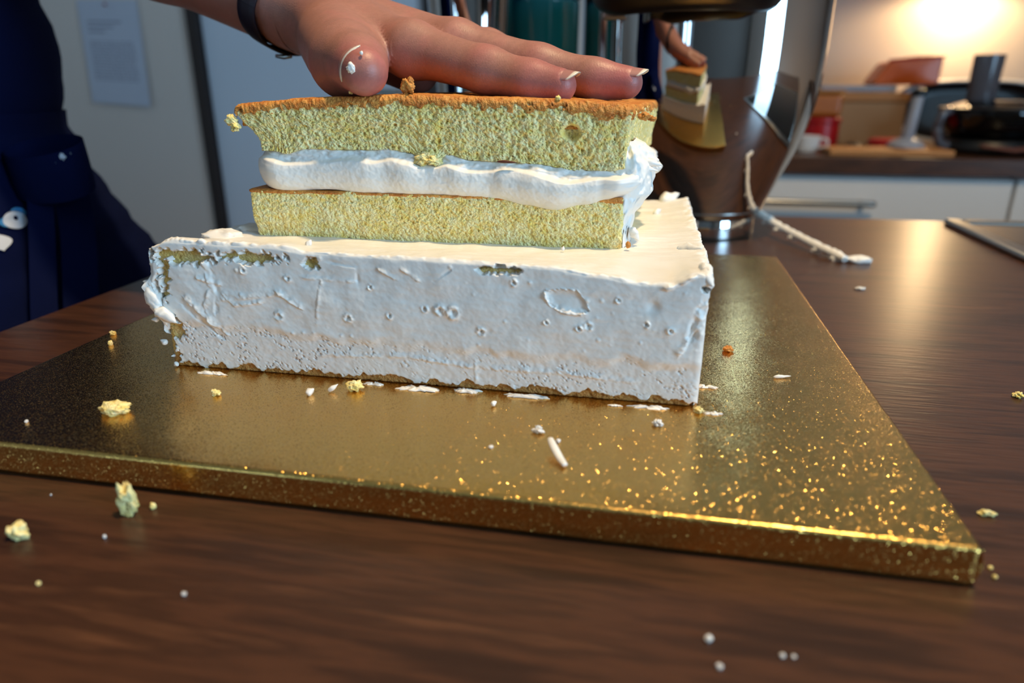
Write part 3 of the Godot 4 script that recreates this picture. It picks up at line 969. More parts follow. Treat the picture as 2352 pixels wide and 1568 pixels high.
# a small pointed lump of cream from a to b
func dab(a: Vector3, b: Vector3, r: float, sd := 0) -> ArrayMesh:
	var w := noise("dab", FastNoiseLite.TYPE_SIMPLEX_SMOOTH, 260.0, 2, 71)
	var p := PackedVector3Array()
	var f := (b - a)
	var u := f.normalized()
	var s := u.cross(Vector3(0.3, 0.2, 1).normalized()).normalized()
	var v := s.cross(u)
	for j in 11:
		var t := j / 10.0
		var k := (sqrt(maxf(0.0, 1.0 - pow(1.0 - 2.2 * minf(t, 0.4545), 2))) if t < 0.4545 else pow(1.0 - (t - 0.4545) / 0.5455, 0.8)) * r
		for i in 14:
			var ang := TAU * i / 14
			var q := a + f * (t * 1.35 - 0.2) + (s * cos(ang) + v * sin(ang)) * k
			q += (s * cos(ang) + v * sin(ang)) * (k * 0.5 * w.get_noise_3dv(q + Vector3.ONE * sd * 0.1))
			p.append(W(q))
	return grid(14, 11, true, p)

const TOPLINE := [Vector2(-0.1870, 0.1195), Vector2(-0.1826, 0.1210), Vector2(-0.1698, 0.1220), Vector2(-0.1491, 0.1236), Vector2(-0.1310, 0.1246), Vector2(-0.1094, 0.1253), Vector2(-0.0904, 0.1249), Vector2(-0.0792, 0.1241), Vector2(-0.0627, 0.1239), Vector2(-0.0429, 0.1234), Vector2(-0.0288, 0.1229), Vector2(-0.0184, 0.1220), Vector2(-0.0098, 0.1212), Vector2(-0.0038, 0.1205)]
const UNDERLINE := [Vector2(-0.1748, 0.1009), Vector2(-0.1622, 0.0998), Vector2(-0.1514, 0.1020), Vector2(-0.1309, 0.1019), Vector2(-0.1109, 0.1022), Vector2(-0.1030, 0.1010), Vector2(-0.0983, 0.0984), Vector2(-0.0915, 0.0986), Vector2(-0.0856, 0.1004), Vector2(-0.0761, 0.0984), Vector2(-0.0647, 0.0981), Vector2(-0.0479, 0.0974), Vector2(-0.0314, 0.0950), Vector2(-0.0171, 0.0953), Vector2(-0.0101, 0.0962)]
const CREAMLOW := [Vector2(-0.1775, 0.0850), Vector2(-0.1634, 0.0836), Vector2(-0.1413, 0.0846), Vector2(-0.1241, 0.0834), Vector2(-0.1021, 0.0835), Vector2(-0.0808, 0.0832), Vector2(-0.0637, 0.0824), Vector2(-0.0524, 0.0804), Vector2(-0.0395, 0.0786), Vector2(-0.0268, 0.0811), Vector2(-0.0145, 0.0842), Vector2(-0.0084, 0.0850)]

func upper_cake():
	# lower sponge
	var at := V(-0.096, 0.063, 0.375)
	var t := thing("sponge_layer", at, "yellow sponge layer sitting on the white cream cake under the cream filling", "sponge")
	var rg := ring(-0.1818, -0.0108, 0.2958, 0.452, 0.0018, 520, 130, 40, 60)
	var top1 := func(x: float, _d: float) -> float: return 0.0836 + 0.0008 * ss(-0.03, -0.012, x) - 0.0004 * ss(-0.08, -0.04, x)
	var f1 := func(p: Vector3, n: Vector3) -> Vector3:
		var w := noise("wave", FastNoiseLite.TYPE_SIMPLEX_SMOOTH, 70.0, 2, 81).get_noise_3dv(p)
		var lean := Vector3(0.0018 * ss(0.075, 0.063, p.y) * ss(-0.17, -0.181, p.x), 0, 0)
		if n.x > 0.5: lean = Vector3(0.0035 * ss(0.30, 0.45, p.z), 0, 0)
		return p + n * (crumb_relief(p, 0.85) * 0.9 + 0.0006 * w) + lean
	part("crumb", block(rg, 0.0606, top1, 0.0009, 74, 4, 30, f1, func(p, _n): return crumb_color(p)), M.crumb, t)
	rg = ring(-0.1816, -0.0110, 0.2962, 0.4518, 0.0018, 400, 80, 30, 40)
	var f1b := func(p: Vector3, n: Vector3) -> Vector3:
		var w := noise("crust", FastNoiseLite.TYPE_SIMPLEX_SMOOTH, 170.0, 4, 82).get_noise_3dv(p)
		var k := 0.0006 + 0.0010 * w - 0.0022 * ss(0.0828, 0.0812, p.y - 0.0011 * w)
		if n.x > 0.5: return p + n * k + Vector3(0.0035 * ss(0.30, 0.45, p.z), 0, 0)
		return p + n * (k if n.y < 0.7 else 0.0002)
	part("crust", block(rg, 0.0795, func(x, d): return top1.call(x, d) + 0.0003, 0.0009, 16, 4, 20, f1b, func(p, _n): return crust_color(p)), M.crust, t)
	# cream filling
	t = thing("cream_filling", V(-0.096, 0.083, 0.375), "thick white cream filling bulging out between the two sponge layers", "cream filling")
	part("cream", filling(), M.cream, t)
	part("smear", side_smear(), M.cream, t)
	for e in [[Vector3(-0.0040, 0.0985, 0.311), Vector3(0.0032, 0.0966, 0.312), 0.0019], [Vector3(-0.0045, 0.0958, 0.307), Vector3(0.0021, 0.0945, 0.309), 0.0013], [Vector3(-0.0070, 0.0700, 0.304), Vector3(-0.0040, 0.0655, 0.305), 0.0020]]:
		part("cream_peak", dab(e[0], e[1], e[2]), M.cream, t)
	part("berry_bit", dab(Vector3(-0.0628, 0.0986, 0.2925), Vector3(-0.0560, 0.0984, 0.2925), 0.0007), M.brown_wood, t, "dark reddish speck in the cream")
	# upper sponge
	t = thing("sponge_layer", V(-0.096, 0.1, 0.375), "top sponge layer with a browned crust held down by the hand", "sponge")
	rg = ring(-0.1835, -0.0098, 0.2953, 0.450, 0.0022, 560, 140, 40, 70)
	var f2 := func(p: Vector3, n: Vector3) -> Vector3:
		var w := noise("wave", FastNoiseLite.TYPE_SIMPLEX_SMOOTH, 70.0, 2, 81).get_noise_3dv(p + Vector3(0, 0.3, 0))
		var o := Vector3.ZERO
		var lo := ss(0.119, 0.101, p.y)
		if n.y < 0.7:
			o.x += 0.0095 * lo * ss(-0.155, -0.1835, p.x)
			if n.x > 0.3: o.x += 0.0090 * ss(0.30, 0.44, p.z) + 0.0012 * (1 - lo) - 0.0012 * lo
			# the front leans in a little under the crust and sags at its lower edge
			o.z += 0.0012 * lo
			o.y += (curve(UNDERLINE, p.x) - 0.0985) * lo
			var h := Vector2((p.x + 0.0335) / 0.0036, (p.y - 0.1115) / 0.0024).length()
			if n.z < -0.5 and h < 1.6: o.z += 0.0035 * ss(1.25, 0.7, h)
			var tuft := Vector2((p.x + 0.0945) / 0.0060, (p.y - 0.0985) / 0.0035).length()
			if n.z < -0.5: o.z -= 0.0022 * ss(1.2, 0.3, tuft)
		return p + n * (crumb_relief(p, 1.2) * 1.15 + 0.0009 * w) + o
	part("crumb", block(rg, 0.0985, func(x, _d): return curve(TOPLINE, x) - 0.0010, 0.0026, 84, 6, 20, f2, func(p, _n): return crumb_color(p)), M.crumb, t)
	rg = ring(-0.1842, -0.0085, 0.2950, 0.4505, 0.0030, 560, 120, 40, 60)
	var f3 := func(p: Vector3, n: Vector3) -> Vector3:
		var w := noise("crust", FastNoiseLite.TYPE_SIMPLEX_SMOOTH, 170.0, 4, 82).get_noise_3dv(p)
		var g := noise("crust_grain", FastNoiseLite.TYPE_SIMPLEX_SMOOTH, 500.0, 2, 83).get_noise_3dv(p)
		var ht := curve(TOPLINE, p.x)
		var under := ht - p.y
		var lim := 0.0040 + 0.0040 * w + 0.0014 * ss(-0.06, -0.01, p.x)
		var o := Vector3.ZERO
		if n.x > 0.3:
			o.x = 0.0090 * ss(0.30, 0.44, p.z)
			lim -= 0.0018
		var k := 0.0003 + 0.0005 * g - 0.0030 * ss(lim - 0.0004, lim + 0.0009, under + 0.0012 * g)
		if n.y > 0.9: k = 0.00035 * w + 0.00008 * g
		# dents where the hand presses
		for c: Vector3 in [Vector3(-0.036, 0.318, 0.010), Vector3(-0.012, 0.343, 0.011), Vector3(-0.125, 0.31, 0.016)]:
			var e := Vector2(p.x - c.x, p.z - c.y).length() / c.z
			if n.y > 0.3: o.y -= 0.0010 * exp(-e * e)
		return p + n * k + o
	part("crust", block(rg, 0.1115, func(x, _d): return curve(TOPLINE, x), 0.0036, 40, 9, 90, f3, func(p, _n): return crust_color(p)), M.crust, t)
	# crumbs that hang on to it
	for e in [[Vector3(-0.1860, 0.1138, 0.2965), Vector3(0.0030, 0.0021, 0.002), 3], [Vector3(-0.1838, 0.1110, 0.2955), Vector3(0.0020, 0.0016, 0.002), 5], [Vector3(-0.0965, 0.0988, 0.2960), Vector3(0.0048, 0.0026, 0.0026), 9], [Vector3(-0.0922, 0.0980, 0.2960), Vector3(0.0030, 0.0018, 0.0024), 10]]:
		part("loose_crumb", lump(e[0], e[1], e[2], 0.7, 30, 18), M.crumb, t)
	for e in [[Vector3(-0.1035, 0.1278, 0.2985), Vector3(0.0027, 0.0030, 0.002), 21], [Vector3(-0.1022, 0.1300, 0.2985), Vector3(0.0014, 0.0016, 0.001), 22], [Vector3(-0.0046, 0.1168, 0.300), Vector3(0.0022, 0.0014, 0.002), 23], [Vector3(-0.0012, 0.1158, 0.301), Vector3(0.0016, 0.0009, 0.001), 24]]:
		part("crust_shred", lump(e[0], e[1], e[2], 0.6, 30, 18, 1), M.crust, t)

# cream dragged down over the right end of the upper tier
func side_smear() -> ArrayMesh:
	var S := FastNoiseLite.TYPE_SIMPLEX_SMOOTH
	var out := [Vector2(0.0635, -0.0075), Vector2(0.066, -0.0078), Vector2(0.075, -0.0060), Vector2(0.080, -0.0028), Vector2(0.0855, -0.0002), Vector2(0.0925, 0.0012), Vector2(0.0970, 0.0014), Vector2(0.1010, -0.0010), Vector2(0.1045, -0.0040), Vector2(0.107, -0.0085)]
	var p := PackedVector3Array()
	var nu := 72
	var nv := 90
	for j in nv:
		var v := j / (nv - 1.0)
		var h := lerpf(0.0630, 0.1065, v)
		var x1 := curve(out, h)
		for i in nu:
			var a := TAU * i / nu
			var c := Vector2(-0.0115, 0.318)
			var r := Vector2(x1 - c.x, 0.0195 - 0.006 * ss(0.09, 0.105, h))
			var st := noise("drag", S, 1.0, 3, 77).get_noise_2d(a * 7.0 + h * 60.0, h * 70.0)
			var big := noise("fill_big", S, 38.0, 2, 72).get_noise_3d(a * 0.02, h, 0.3)
			var k := 1.0 + 0.10 * st + 0.20 * big
			p.append(V(c.x + r.x * cos(a) * k, h + 0.0012 * st, c.y + r.y * sin(a) * k))
	return grid(nu, nv, true, p)

func crust_color(p: Vector3) -> Color:
	var c := noise("tone", FastNoiseLite.TYPE_SIMPLEX_SMOOTH, 260.0, 3, 17).get_noise_3dv(p)
	var d := noise("tone_big", FastNoiseLite.TYPE_SIMPLEX_SMOOTH, 45.0, 2, 18).get_noise_3dv(p)
	return Color(0.50, 0.155, 0.020).lerp(Color(0.74, 0.33, 0.065), clampf(0.45 + 0.9 * c + 0.5 * d, 0, 1))

# a rough crumb: its size in (x, h, d), how torn it is; kind 0 sponge, 1 crust, 2 cream
func lump(c: Vector3, size: Vector3, sd: int, torn := 0.6, nu := 22, nv := 13, kind := 0) -> ArrayMesh:
	var w := noise("lump", FastNoiseLite.TYPE_SIMPLEX_SMOOTH, 1.3, 2, 91)
	var p := PackedVector3Array()
	var col := PackedColorArray()
	for j in nv:
		var b := -PI / 2 + PI * j / (nv - 1)
		for i in nu:
			var a := TAU * i / nu
			var u := Vector3(cos(a) * cos(b), sin(b), sin(a) * cos(b))
			var r := 1.0 + torn * (1.0 * w.get_noise_3dv(u * 0.8 + Vector3.ONE * sd * 7.0) + 0.45 * w.get_noise_3dv(u * 2.0 + Vector3.ONE * sd * 3.0) + 0.28 * w.get_noise_3dv(u * 5.0 + Vector3.ONE * sd * 3.0))
			var q := c + u * size * maxf(r, 0.25)
			p.append(W(q))
			col.append(crumb_color(q * 1.3) if kind == 0 else crust_color(q) if kind == 1 else Color(0.82, 0.79, 0.74))
	return grid(nu, nv, true, p, col)

func filling() -> ArrayMesh:
	var rg := ring(-0.1755, -0.0115, 0.2975, 0.448, 0.010, 420, 110, 30, 60)
	var nu := rg.size()
	var nv := 46
	var p := PackedVector3Array()
	var S := FastNoiseLite.TYPE_SIMPLEX_SMOOTH
	for j in nv:
		var v := float(j) / (nv - 1)
		for e in rg:
			var b: Vector2 = e[0]
			var o: Vector2 = e[1]
			var lo := curve(CREAMLOW, b.x)
			var hi := curve(UNDERLINE, b.x) + 0.0012
			var big := noise("fill_big", S, 38.0, 2, 72).get_noise_2d(b.x, b.y)
			var q := Vector3(b.x, 0, b.y)
			var bulge := 0.0050 + 0.0020 * big
			bulge += 0.0030 * ss(-0.065, -0.040, b.x) * ss(-0.015, -0.035, b.x)
			if o.x < -0.3: bulge = lerpf(bulge, 0.0040, -o.x)
			if o.x > 0.3: bulge = 0.0085 + 0.004 * big + 0.005 * ss(0.31, 0.36, b.y)
			# full in the lower two thirds, then a torn, hollow upper edge under the sponge
			var prof := pow(sin(PI * clampf(v * 0.97 + 0.015, 0, 1)), 0.55)
			var tear := noise("fill_tear", S, 150.0, 3, 73).get_noise_3d(b.x * 0.6, lerpf(lo, hi, v) * 1.4, b.y)
			var fold := 0.70 + 0.16 * noise("fill_fold", S, 26.0, 2, 74).get_noise_2d(b.x, b.y)
			prof -= 0.55 * ss(fold, fold + 0.10, v) * (0.8 + 0.5 * tear)
			q.y = lerpf(lo, hi, v)
			q += Vector3(o.x, 0, o.y) * (bulge * prof)
			var fine := noise("coat_fine", S, 330.0, 2, 62).get_noise_3dv(q)
			var rip := noise("rip", S, 1.0, 2, 75).get_noise_2d(q.x * 60.0, q.y * 300.0 + q.z * 200.0)
			q += Vector3(o.x, 0, o.y) * (0.00022 * fine + 0.0004 * rip * (ss(0.6, 0.9, v) + (1.2 if o.x > 0.3 else 0.1)))
			p.append(W(q))
	return grid(nu, nv, true, p)

# ---------------------------------------------------------------- crumbs and smears
func crumbs():
	var on := "crumbs scattered on the gold board"
	var C := [
		[-0.1918, 0.2047, 0.0050, 0.0022, 0.0036, 0, "largest yellow crumb on the dark left part of the gold board"],
		[-0.1646, 0.2267, 0.0018, 0.0013, 0.0014, 0, "small pale crumb on the gold board before the left end of the cake"],
		[-0.1126, 0.2421, 0.0033, 0.0022, 0.0022, 0, "spiky yellow crumb on the gold board close to the cake front"],
		[-0.0336, 0.2195, 0.0019, 0.0013, 0.0014, 2, "pale dome shaped crumb in the middle of the gold board"],
		[0.0080, 0.2333, 0.0018, 0.0012, 0.0014, 2, "ragged white crumb on the gold board before the right cake corner"],
		[-0.0257, 0.2138, 0.0008, 0.0007, 0.0008, 2, "tiny white speck just behind the long pale shaving"],
		[-0.0476, 0.2054, 0.0009, 0.0005, 0.0009, 2, "tiny white flake left of the long pale shaving"],
		[0.0403, 0.3175, 0.0020, 0.0014, 0.0018, 1, "orange brown crust crumb on the gold board right of the cake"],
		[0.0232, 0.2473, 0.0016, 0.0012, 0.0012, 0, "yellow crumb touching the front right bottom corner of the cake"],
		[-0.2694 + 0.012, 0.2825, 0.0016, 0.0010, 0.0012, 0, "small yellow crumb near the far left edge of the gold board"],
		[-0.2480, 0.2695, 0.0011, 0.0012, 0.0010, 0, "tiny yellow crumb second from the left edge of the gold board"],
		[-0.2186, 0.1913, 0.0006, 0.0006, 0.0006, 2, "tiny white speck near the front left edge of the gold board"]]
	var k := 0
	for e in C:
		k += 1
		solo("crumb", lump(Vector3(e[0], BT + e[3] * 0.8, e[1]), Vector3(e[2], e[3], e[4]), 40 + k, 0.62 if e[2] > 0.0015 else 0.35, 30, 17, e[5]), M.crust if e[5] == 1 else M.crumb, Vector3.ZERO, e[6], "crumb", on)
	# shaving and flakes
	solo("shaving", tube(spline([Vector3(-0.0278, BT + 0.0040, 0.2085), Vector3(-0.0262, BT + 0.0032, 0.2050), Vector3(-0.0235, BT + 0.0016, 0.2005), Vector3(-0.0212, BT + 0.0011, 0.1968)], 5), range(16).map(func(i): return 0.0007 + 0.0007 * sin(PI * (i + 2) / 19.0)), 10, 0.6), M.cream, Vector3.ZERO, "long pale shaving lying in the middle of the gold board", "shaving")
	var F := [
		[Vector3(-0.1290, BT + 0.0007, 0.2340), Vector3(-0.1268, BT + 0.0024, 0.2347), 0.0017, "white pointed flake of cream left of the spiky yellow crumb"],
		[Vector3(-0.1216, BT + 0.0008, 0.2380), Vector3(-0.1186, BT + 0.0030, 0.2392), 0.0011, "curled white flake of cream touching the spiky yellow crumb"],
		[Vector3(-0.0546, BT + 0.0007, 0.2376), Vector3(-0.0530, BT + 0.0018, 0.2382), 0.0012, "small white cream bit before the middle of the cake front"],
		[Vector3(0.0570, BT + 0.0006, 0.2880), Vector3(0.0625, BT + 0.0009, 0.2890), 0.0008, "thin white flake on the glittering right part of the gold board"]]
	for e in F:
		k += 1
		solo("cream_flake", dab(e[0], e[1], e[2], k), M.cream, Vector3.ZERO, e[3], "cream flake", "flakes of cream on the gold board")
	var S := [[-0.1799, 0.2463, 0.0072, 0.0016, "white cream smear at the foot of the cake below its left end"], [-0.1071, 0.2488, 0.0042, 0.0015, "short cream smear behind the spiky yellow crumb"], [-0.0877, 0.2475, 0.0092, 0.0026, "largest cream smear at the foot of the cake front"], [-0.0676, 0.2492, 0.0052, 0.0022, "leaf shaped cream smear under the middle of the cake front"], [-0.0439, 0.2485, 0.0092, 0.0018, "long thin cream smear right of the leaf shaped one"], [-0.0082, 0.2472, 0.0026, 0.0008, "shortest cream smear, a thin dash before the cake front"], [0.0047, 0.2478, 0.0082, 0.0014, "forked cream smear at the foot of the right cake end"], [0.0285, 0.2470, 0.0040, 0.0012, "cream streak leading off the front right cake corner"], [0.0272, 0.2720, 0.0050, 0.0014, "cream strings beside the right face of the cake"]]
	for e in S:
		k += 1
		var p := PackedVector3Array()
		var w := noise("lump", FastNoiseLite.TYPE_SIMPLEX_SMOOTH, 1.3, 2, 91)
		for j in 9:
			var b := PI / 2 * j / 8
			for i in 40:
				var a := TAU * i / 40
				var r := 1.0 + 0.9 * w.get_noise_2d(cos(a) * 2 + k * 5, sin(a) * 2)
				var pt := pow(absf(cos(a)), 0.6) * signf(cos(a))
				p.append(V(e[0] + pt * e[2] * 0.5 * r * cos(b) * 1.6, BT + 0.00005 + minf(e[3], 0.0018) * 0.55 * sin(b) * (1.0 + 1.2 * w.get_noise_2d(cos(a) * 3 * cos(b) + k, 4.0)), e[1] + 0.03 * cos(a) * e[2] + sin(a) * e[3] * 0.75 * r * cos(b)))
		solo("cream_smear", grid(40, 9, true, p), M.cream, Vector3.ZERO, e[4], "cream smear", "smears of cream on the gold board")
	var X := [
		[-0.1560, 0.1630, 0.0028, 0.0062, 0.0022, 0, "largest torn yellow crumb on the dark worktop before the gold board"],
		[-0.1504, 0.1668, 0.0010, 0.0012, 0.0009, 0, "tiny yellow crumb right of the largest torn crumb"],
		[-0.1796, 0.1455, 0.0026, 0.0026, 0.0022, 0, "star shaped yellow crumb on the worktop at the left"],
		[-0.1544, 0.1502, 0.0005, 0.0006, 0.0005, 2, "white speck below the largest torn crumb on the worktop"],
		[0.1112, 0.2144, 0.0022, 0.0010, 0.0010, 0, "golden crumb on the worktop beside the near right board corner"],
		[0.0211, 0.1424, 0.0009, 0.0008, 0.0009, 2, "white speck on the near worktop, largest of the four specks there"],
		[0.0230, 0.1339, 0.0007, 0.0007, 0.0007, 2, "white speck on the near worktop, nearest to the viewer"],
		[0.0380, 0.1404, 0.0006, 0.0005, 0.0006, 2, "white speck on the near worktop, second from the right"],
		[0.0406, 0.1407, 0.0005, 0.0004, 0.0005, 2, "white speck on the near worktop, rightmost of the four"],
		[0.1637, 0.3165, 0.0018, 0.0013, 0.0016, 0, "yellow crumb on the worktop far right of the gold board"],
		[0.1431, 0.4915, 0.0032, 0.0008, 0.0018, 2, "pale flake on the worktop before the lamp reflection"],
		[0.1008, 0.1857, 0.0006, 0.0005, 0.0006, 0, "upper of two specks beside the near right board corner"],
		[0.1003, 0.1816, 0.0006, 0.0005, 0.0006, 0, "lower of two specks beside the near right board corner"],
		[-0.1567, 0.1284, 0.0006, 0.0005, 0.0006, 0, "brownish speck on the worktop below the star shaped crumb"],
		[-0.1152, 0.1323, 0.0006, 0.0005, 0.0005, 2, "grey speck alone on the near left worktop"],
		[-0.1891, 0.1673, 0.0003, 0.0003, 0.0003, 2, "minute speck on the worktop at the far left"]]
	for e in X:
		k += 1
		solo("crumb", lump(Vector3(e[0], e[3] * 0.85, e[1]), Vector3(e[2], e[3], e[4]), 60 + k, 0.66 if e[2] > 0.0015 else 0.35, 30, 17, e[5]), M.crumb, Vector3.ZERO, e[6], "crumb", "crumbs scattered on the dark worktop")
	solo("crumb", lump(Vector3(-0.0078, 0.0652, 0.2945), Vector3(0.0011, 0.0015, 0.001), 99, 0.3, 20, 12, 1), M.crust, Vector3.ZERO, "orange crust crumb on the cream cake beside the lower sponge corner", "crumb")
	for e in [[-0.1250, 0.1262, 0.2965, 0.0013, "pale crumb on the crust just under the thumb"], [-0.1285, 0.1258, 0.297, 0.0009, "smaller pale crumb on the crust left of the thumb tip"], [-0.0393, 0.1236, 0.2965, 0.0010, "pale crumb on the crust under the index fingertip"]]:
		k += 1
		solo("crumb", lump(Vector3(e[0], e[1], e[2]), Vector3.ONE * e[3], 60 + k, 0.5, 20, 12), M.crumb, Vector3.ZERO, e[4], "crumb", "crumbs on the browned crust")

# ---------------------------------------------------------------- steel bowl and its neighbours
const BX := 0.0455
const BD := 0.685

func mixing_bowl():
	var t := thing("mixing_bowl", V(BX, 0, BD), "big polished steel mixing bowl with a black grip mirroring the gold board and cake", "mixing bowl")
	var prof := [Vector2(0, 0.010), Vector2(0.040, 0.009), Vector2(0.046, 0.0002), Vector2(0.0505, 0.0002), Vector2(0.0508, 0.010), Vector2(0.0500, 0.0175)]
	part("foot", lathe(BX, 0.0, BD, smooth(prof, 0.0015, 3), 128), M.steel, t)
	var o := [Vector2(0.0500, 0.0175), Vector2(0.0534, 0.0192), Vector2(0.0610, 0.0355), Vector2(0.0697, 0.0554), Vector2(0.0785, 0.0755), Vector2(0.0846, 0.0932), Vector2(0.0892, 0.1110), Vector2(0.0919, 0.1287), Vector2(0.0932, 0.1460), Vector2(0.0938, 0.1640), Vector2(0.0940, 0.1950), Vector2(0.0942, 0.2200)]
	var pr := []
	for i in o.size() - 1:
		for k in 6:
			pr.append((o[i] as Vector2).cubic_interpolate(o[i + 1], o[maxi(i - 1, 0)], o[mini(i + 2, o.size() - 1)], k / 6.0))
	pr.append(o[o.size() - 1])
	for k in 9:
		var a := PI * k / 8
		pr.append(Vector2(0.0965 - 0.0022 * cos(a), 0.2210 + 0.0022 * sin(a)) if k < 5 else Vector2(0.0942 - 0.0012 * (k - 4) / 4.0, 0.2230 - 0.0006 * (k - 4)))
	var inn := pr.slice(1, pr.size() - 9)
	inn.reverse()
	for q in inn: pr.append(Vector2(q.x - 0.0014, q.y + 0.001))
	pr.append(Vector2(0.0, 0.0190))
	part("shell", lathe(BX, 0.0, BD, pr, 160), M.steel, t)
	part("weld_line", tube(range(65).map(func(i): return Vector3(BX + 0.0560 * cos(TAU * i / 64.0), 0.0240, BD + 0.0560 * sin(TAU * i / 64.0))), range(65).map(func(_i): return 0.0006), 6), M.steel_brushed, t)
	var hp := spline([Vector3(-0.036, 0.196, 0.604), Vector3(-0.040, 0.197, 0.580), Vector3(-0.026, 0.198, 0.561), Vector3(0.000, 0.199, 0.553), Vector3(0.020, 0.199, 0.551), Vector3(0.044, 0.199, 0.554), Vector3(0.066, 0.198, 0.566), Vector3(0.074, 0.197, 0.584), Vector3(0.074, 0.196, 0.602)], 6)
	part("grip", tube(hp, hp.map(func(p): return 0.0125 + 0.004 * ss(0.59, 0.56, p.z)), 20, 1.25), M.black_plastic, t)
	part("grip_plate", box(-0.046, -0.026, 0.178, 0.208, 0.603, 0.608, 0.002), M.steel_brushed, t)
	part("grip_plate", box(0.064, 0.084, 0.178, 0.208, 0.600, 0.605, 0.002), M.steel_brushed, t)
	# the cream covered palette knife that leans on the foot of the bowl
	var k := thing("palette_knife", V(0.125, 0, 0.63), "thin palette knife thickly coated in cream leaning on the foot of the steel bowl", "palette knife")
	var w := noise("lump", FastNoiseLite.TYPE_SIMPLEX_SMOOTH, 1.3, 2, 91)
	var path := spline([Vector3(0.0955, 0.0165, 0.704), Vector3(0.1000, 0.0175, 0.692), Vector3(0.113, 0.0125, 0.661), Vector3(0.133, 0.0072, 0.610), Vector3(0.1515, 0.0032, 0.570)], 14)
	part("blade", tube(path, path.map(func(_p): return 0.0016), 10, 0.6), M.steel_brushed, k)
	var i := -1
	var rad := []
	for q in path:
		i += 1
		rad.append(0.0037 * (1.0 + 0.5 * w.get_noise_1d(i * 0.9)))
	part("cream_coat", tube(path, rad, 14, 0.9), M.cream, k)
	for e: float in [0.3, 0.42, 0.55, 0.66, 0.82, 0.93]:
		var q: Vector3 = path[int(e * (path.size() - 1))]
		part("cream_drip", lump(q + Vector3(-0.0012, -0.0028, -0.0015), Vector3(0.0040, 0.0022, 0.0022) * (0.7 + 0.5 * e), int(e * 100), 0.35, 20, 12, 2), M.cream, k)
	solo("cream_dollop", lump(Vector3(0.1625, 0.0022, 0.5745), Vector3(0.0105, 0.0030, 0.0060), 12, 0.25, 32, 18, 2), M.cream, Vector3.ZERO, "flat dollop of cream on the worktop at the tip of the palette knife", "cream dollop")

func steel_things():
	var t := thing("steel_cup", V(-0.186, 0, 0.735), "tall tapered steel cup behind the knuckles of the hand", "cup")
	part("body", lathe(-0.186, 0.0, 0.735, smooth([Vector2(0, 0.001), Vector2(0.026, 0.0003), Vector2(0.029, 0.004), Vector2(0.0355, 0.130), Vector2(0.0430, 0.222), Vector2(0.0445, 0.224), Vector2(0.0440, 0.226), Vector2(0.0415, 0.222), Vector2(0.034, 0.130), Vector2(0.0275, 0.006), Vector2(0, 0.004)], 0.003, 5), 96), M.steel, t)
	t = thing("teal_canister", V(-0.126, 0, 0.80), "glossy teal plastic canister with a dark lid between the steel cup and the mixing bowl", "canister")
	part("body", lathe(-0.126, 0.0, 0.80, smooth([Vector2(0, 0.0003), Vector2(0.036, 0.0003), Vector2(0.039, 0.004), Vector2(0.0405, 0.2120), Vector2(0.0380, 0.2140), Vector2(0, 0.2140)], 0.003, 4), 64), M.teal_plastic, t)
	part("lid", lathe(-0.126, 0.2142, 0.80, smooth([Vector2(0, 0), Vector2(0.0415, 0), Vector2(0.0420, 0.003), Vector2(0.0415, 0.022), Vector2(0.036, 0.026), Vector2(0, 0.026)], 0.003, 4), 64), M.teal_dark, t)
	t = thing("steel_canister", V(-0.050, 0, 0.815), "plain steel canister half hidden behind the mixing bowl", "canister")
	part("body", lathe(-0.0475, 0.0, 0.83, smooth([Vector2(0, 0.0003), Vector2(0.034, 0.0003), Vector2(0.037, 0.004), Vector2(0.037, 0.232), Vector2(0, 0.232)], 0.003, 4), 96), M.steel, t)
	part("lid", lathe(-0.0475, 0.2322, 0.83, smooth([Vector2(0, 0), Vector2(0.0385, 0), Vector2(0.0385, 0.018), Vector2(0.012, 0.022), Vector2(0.012, 0.034), Vector2(0, 0.036)], 0.003, 4), 64), M.steel_brushed, t)

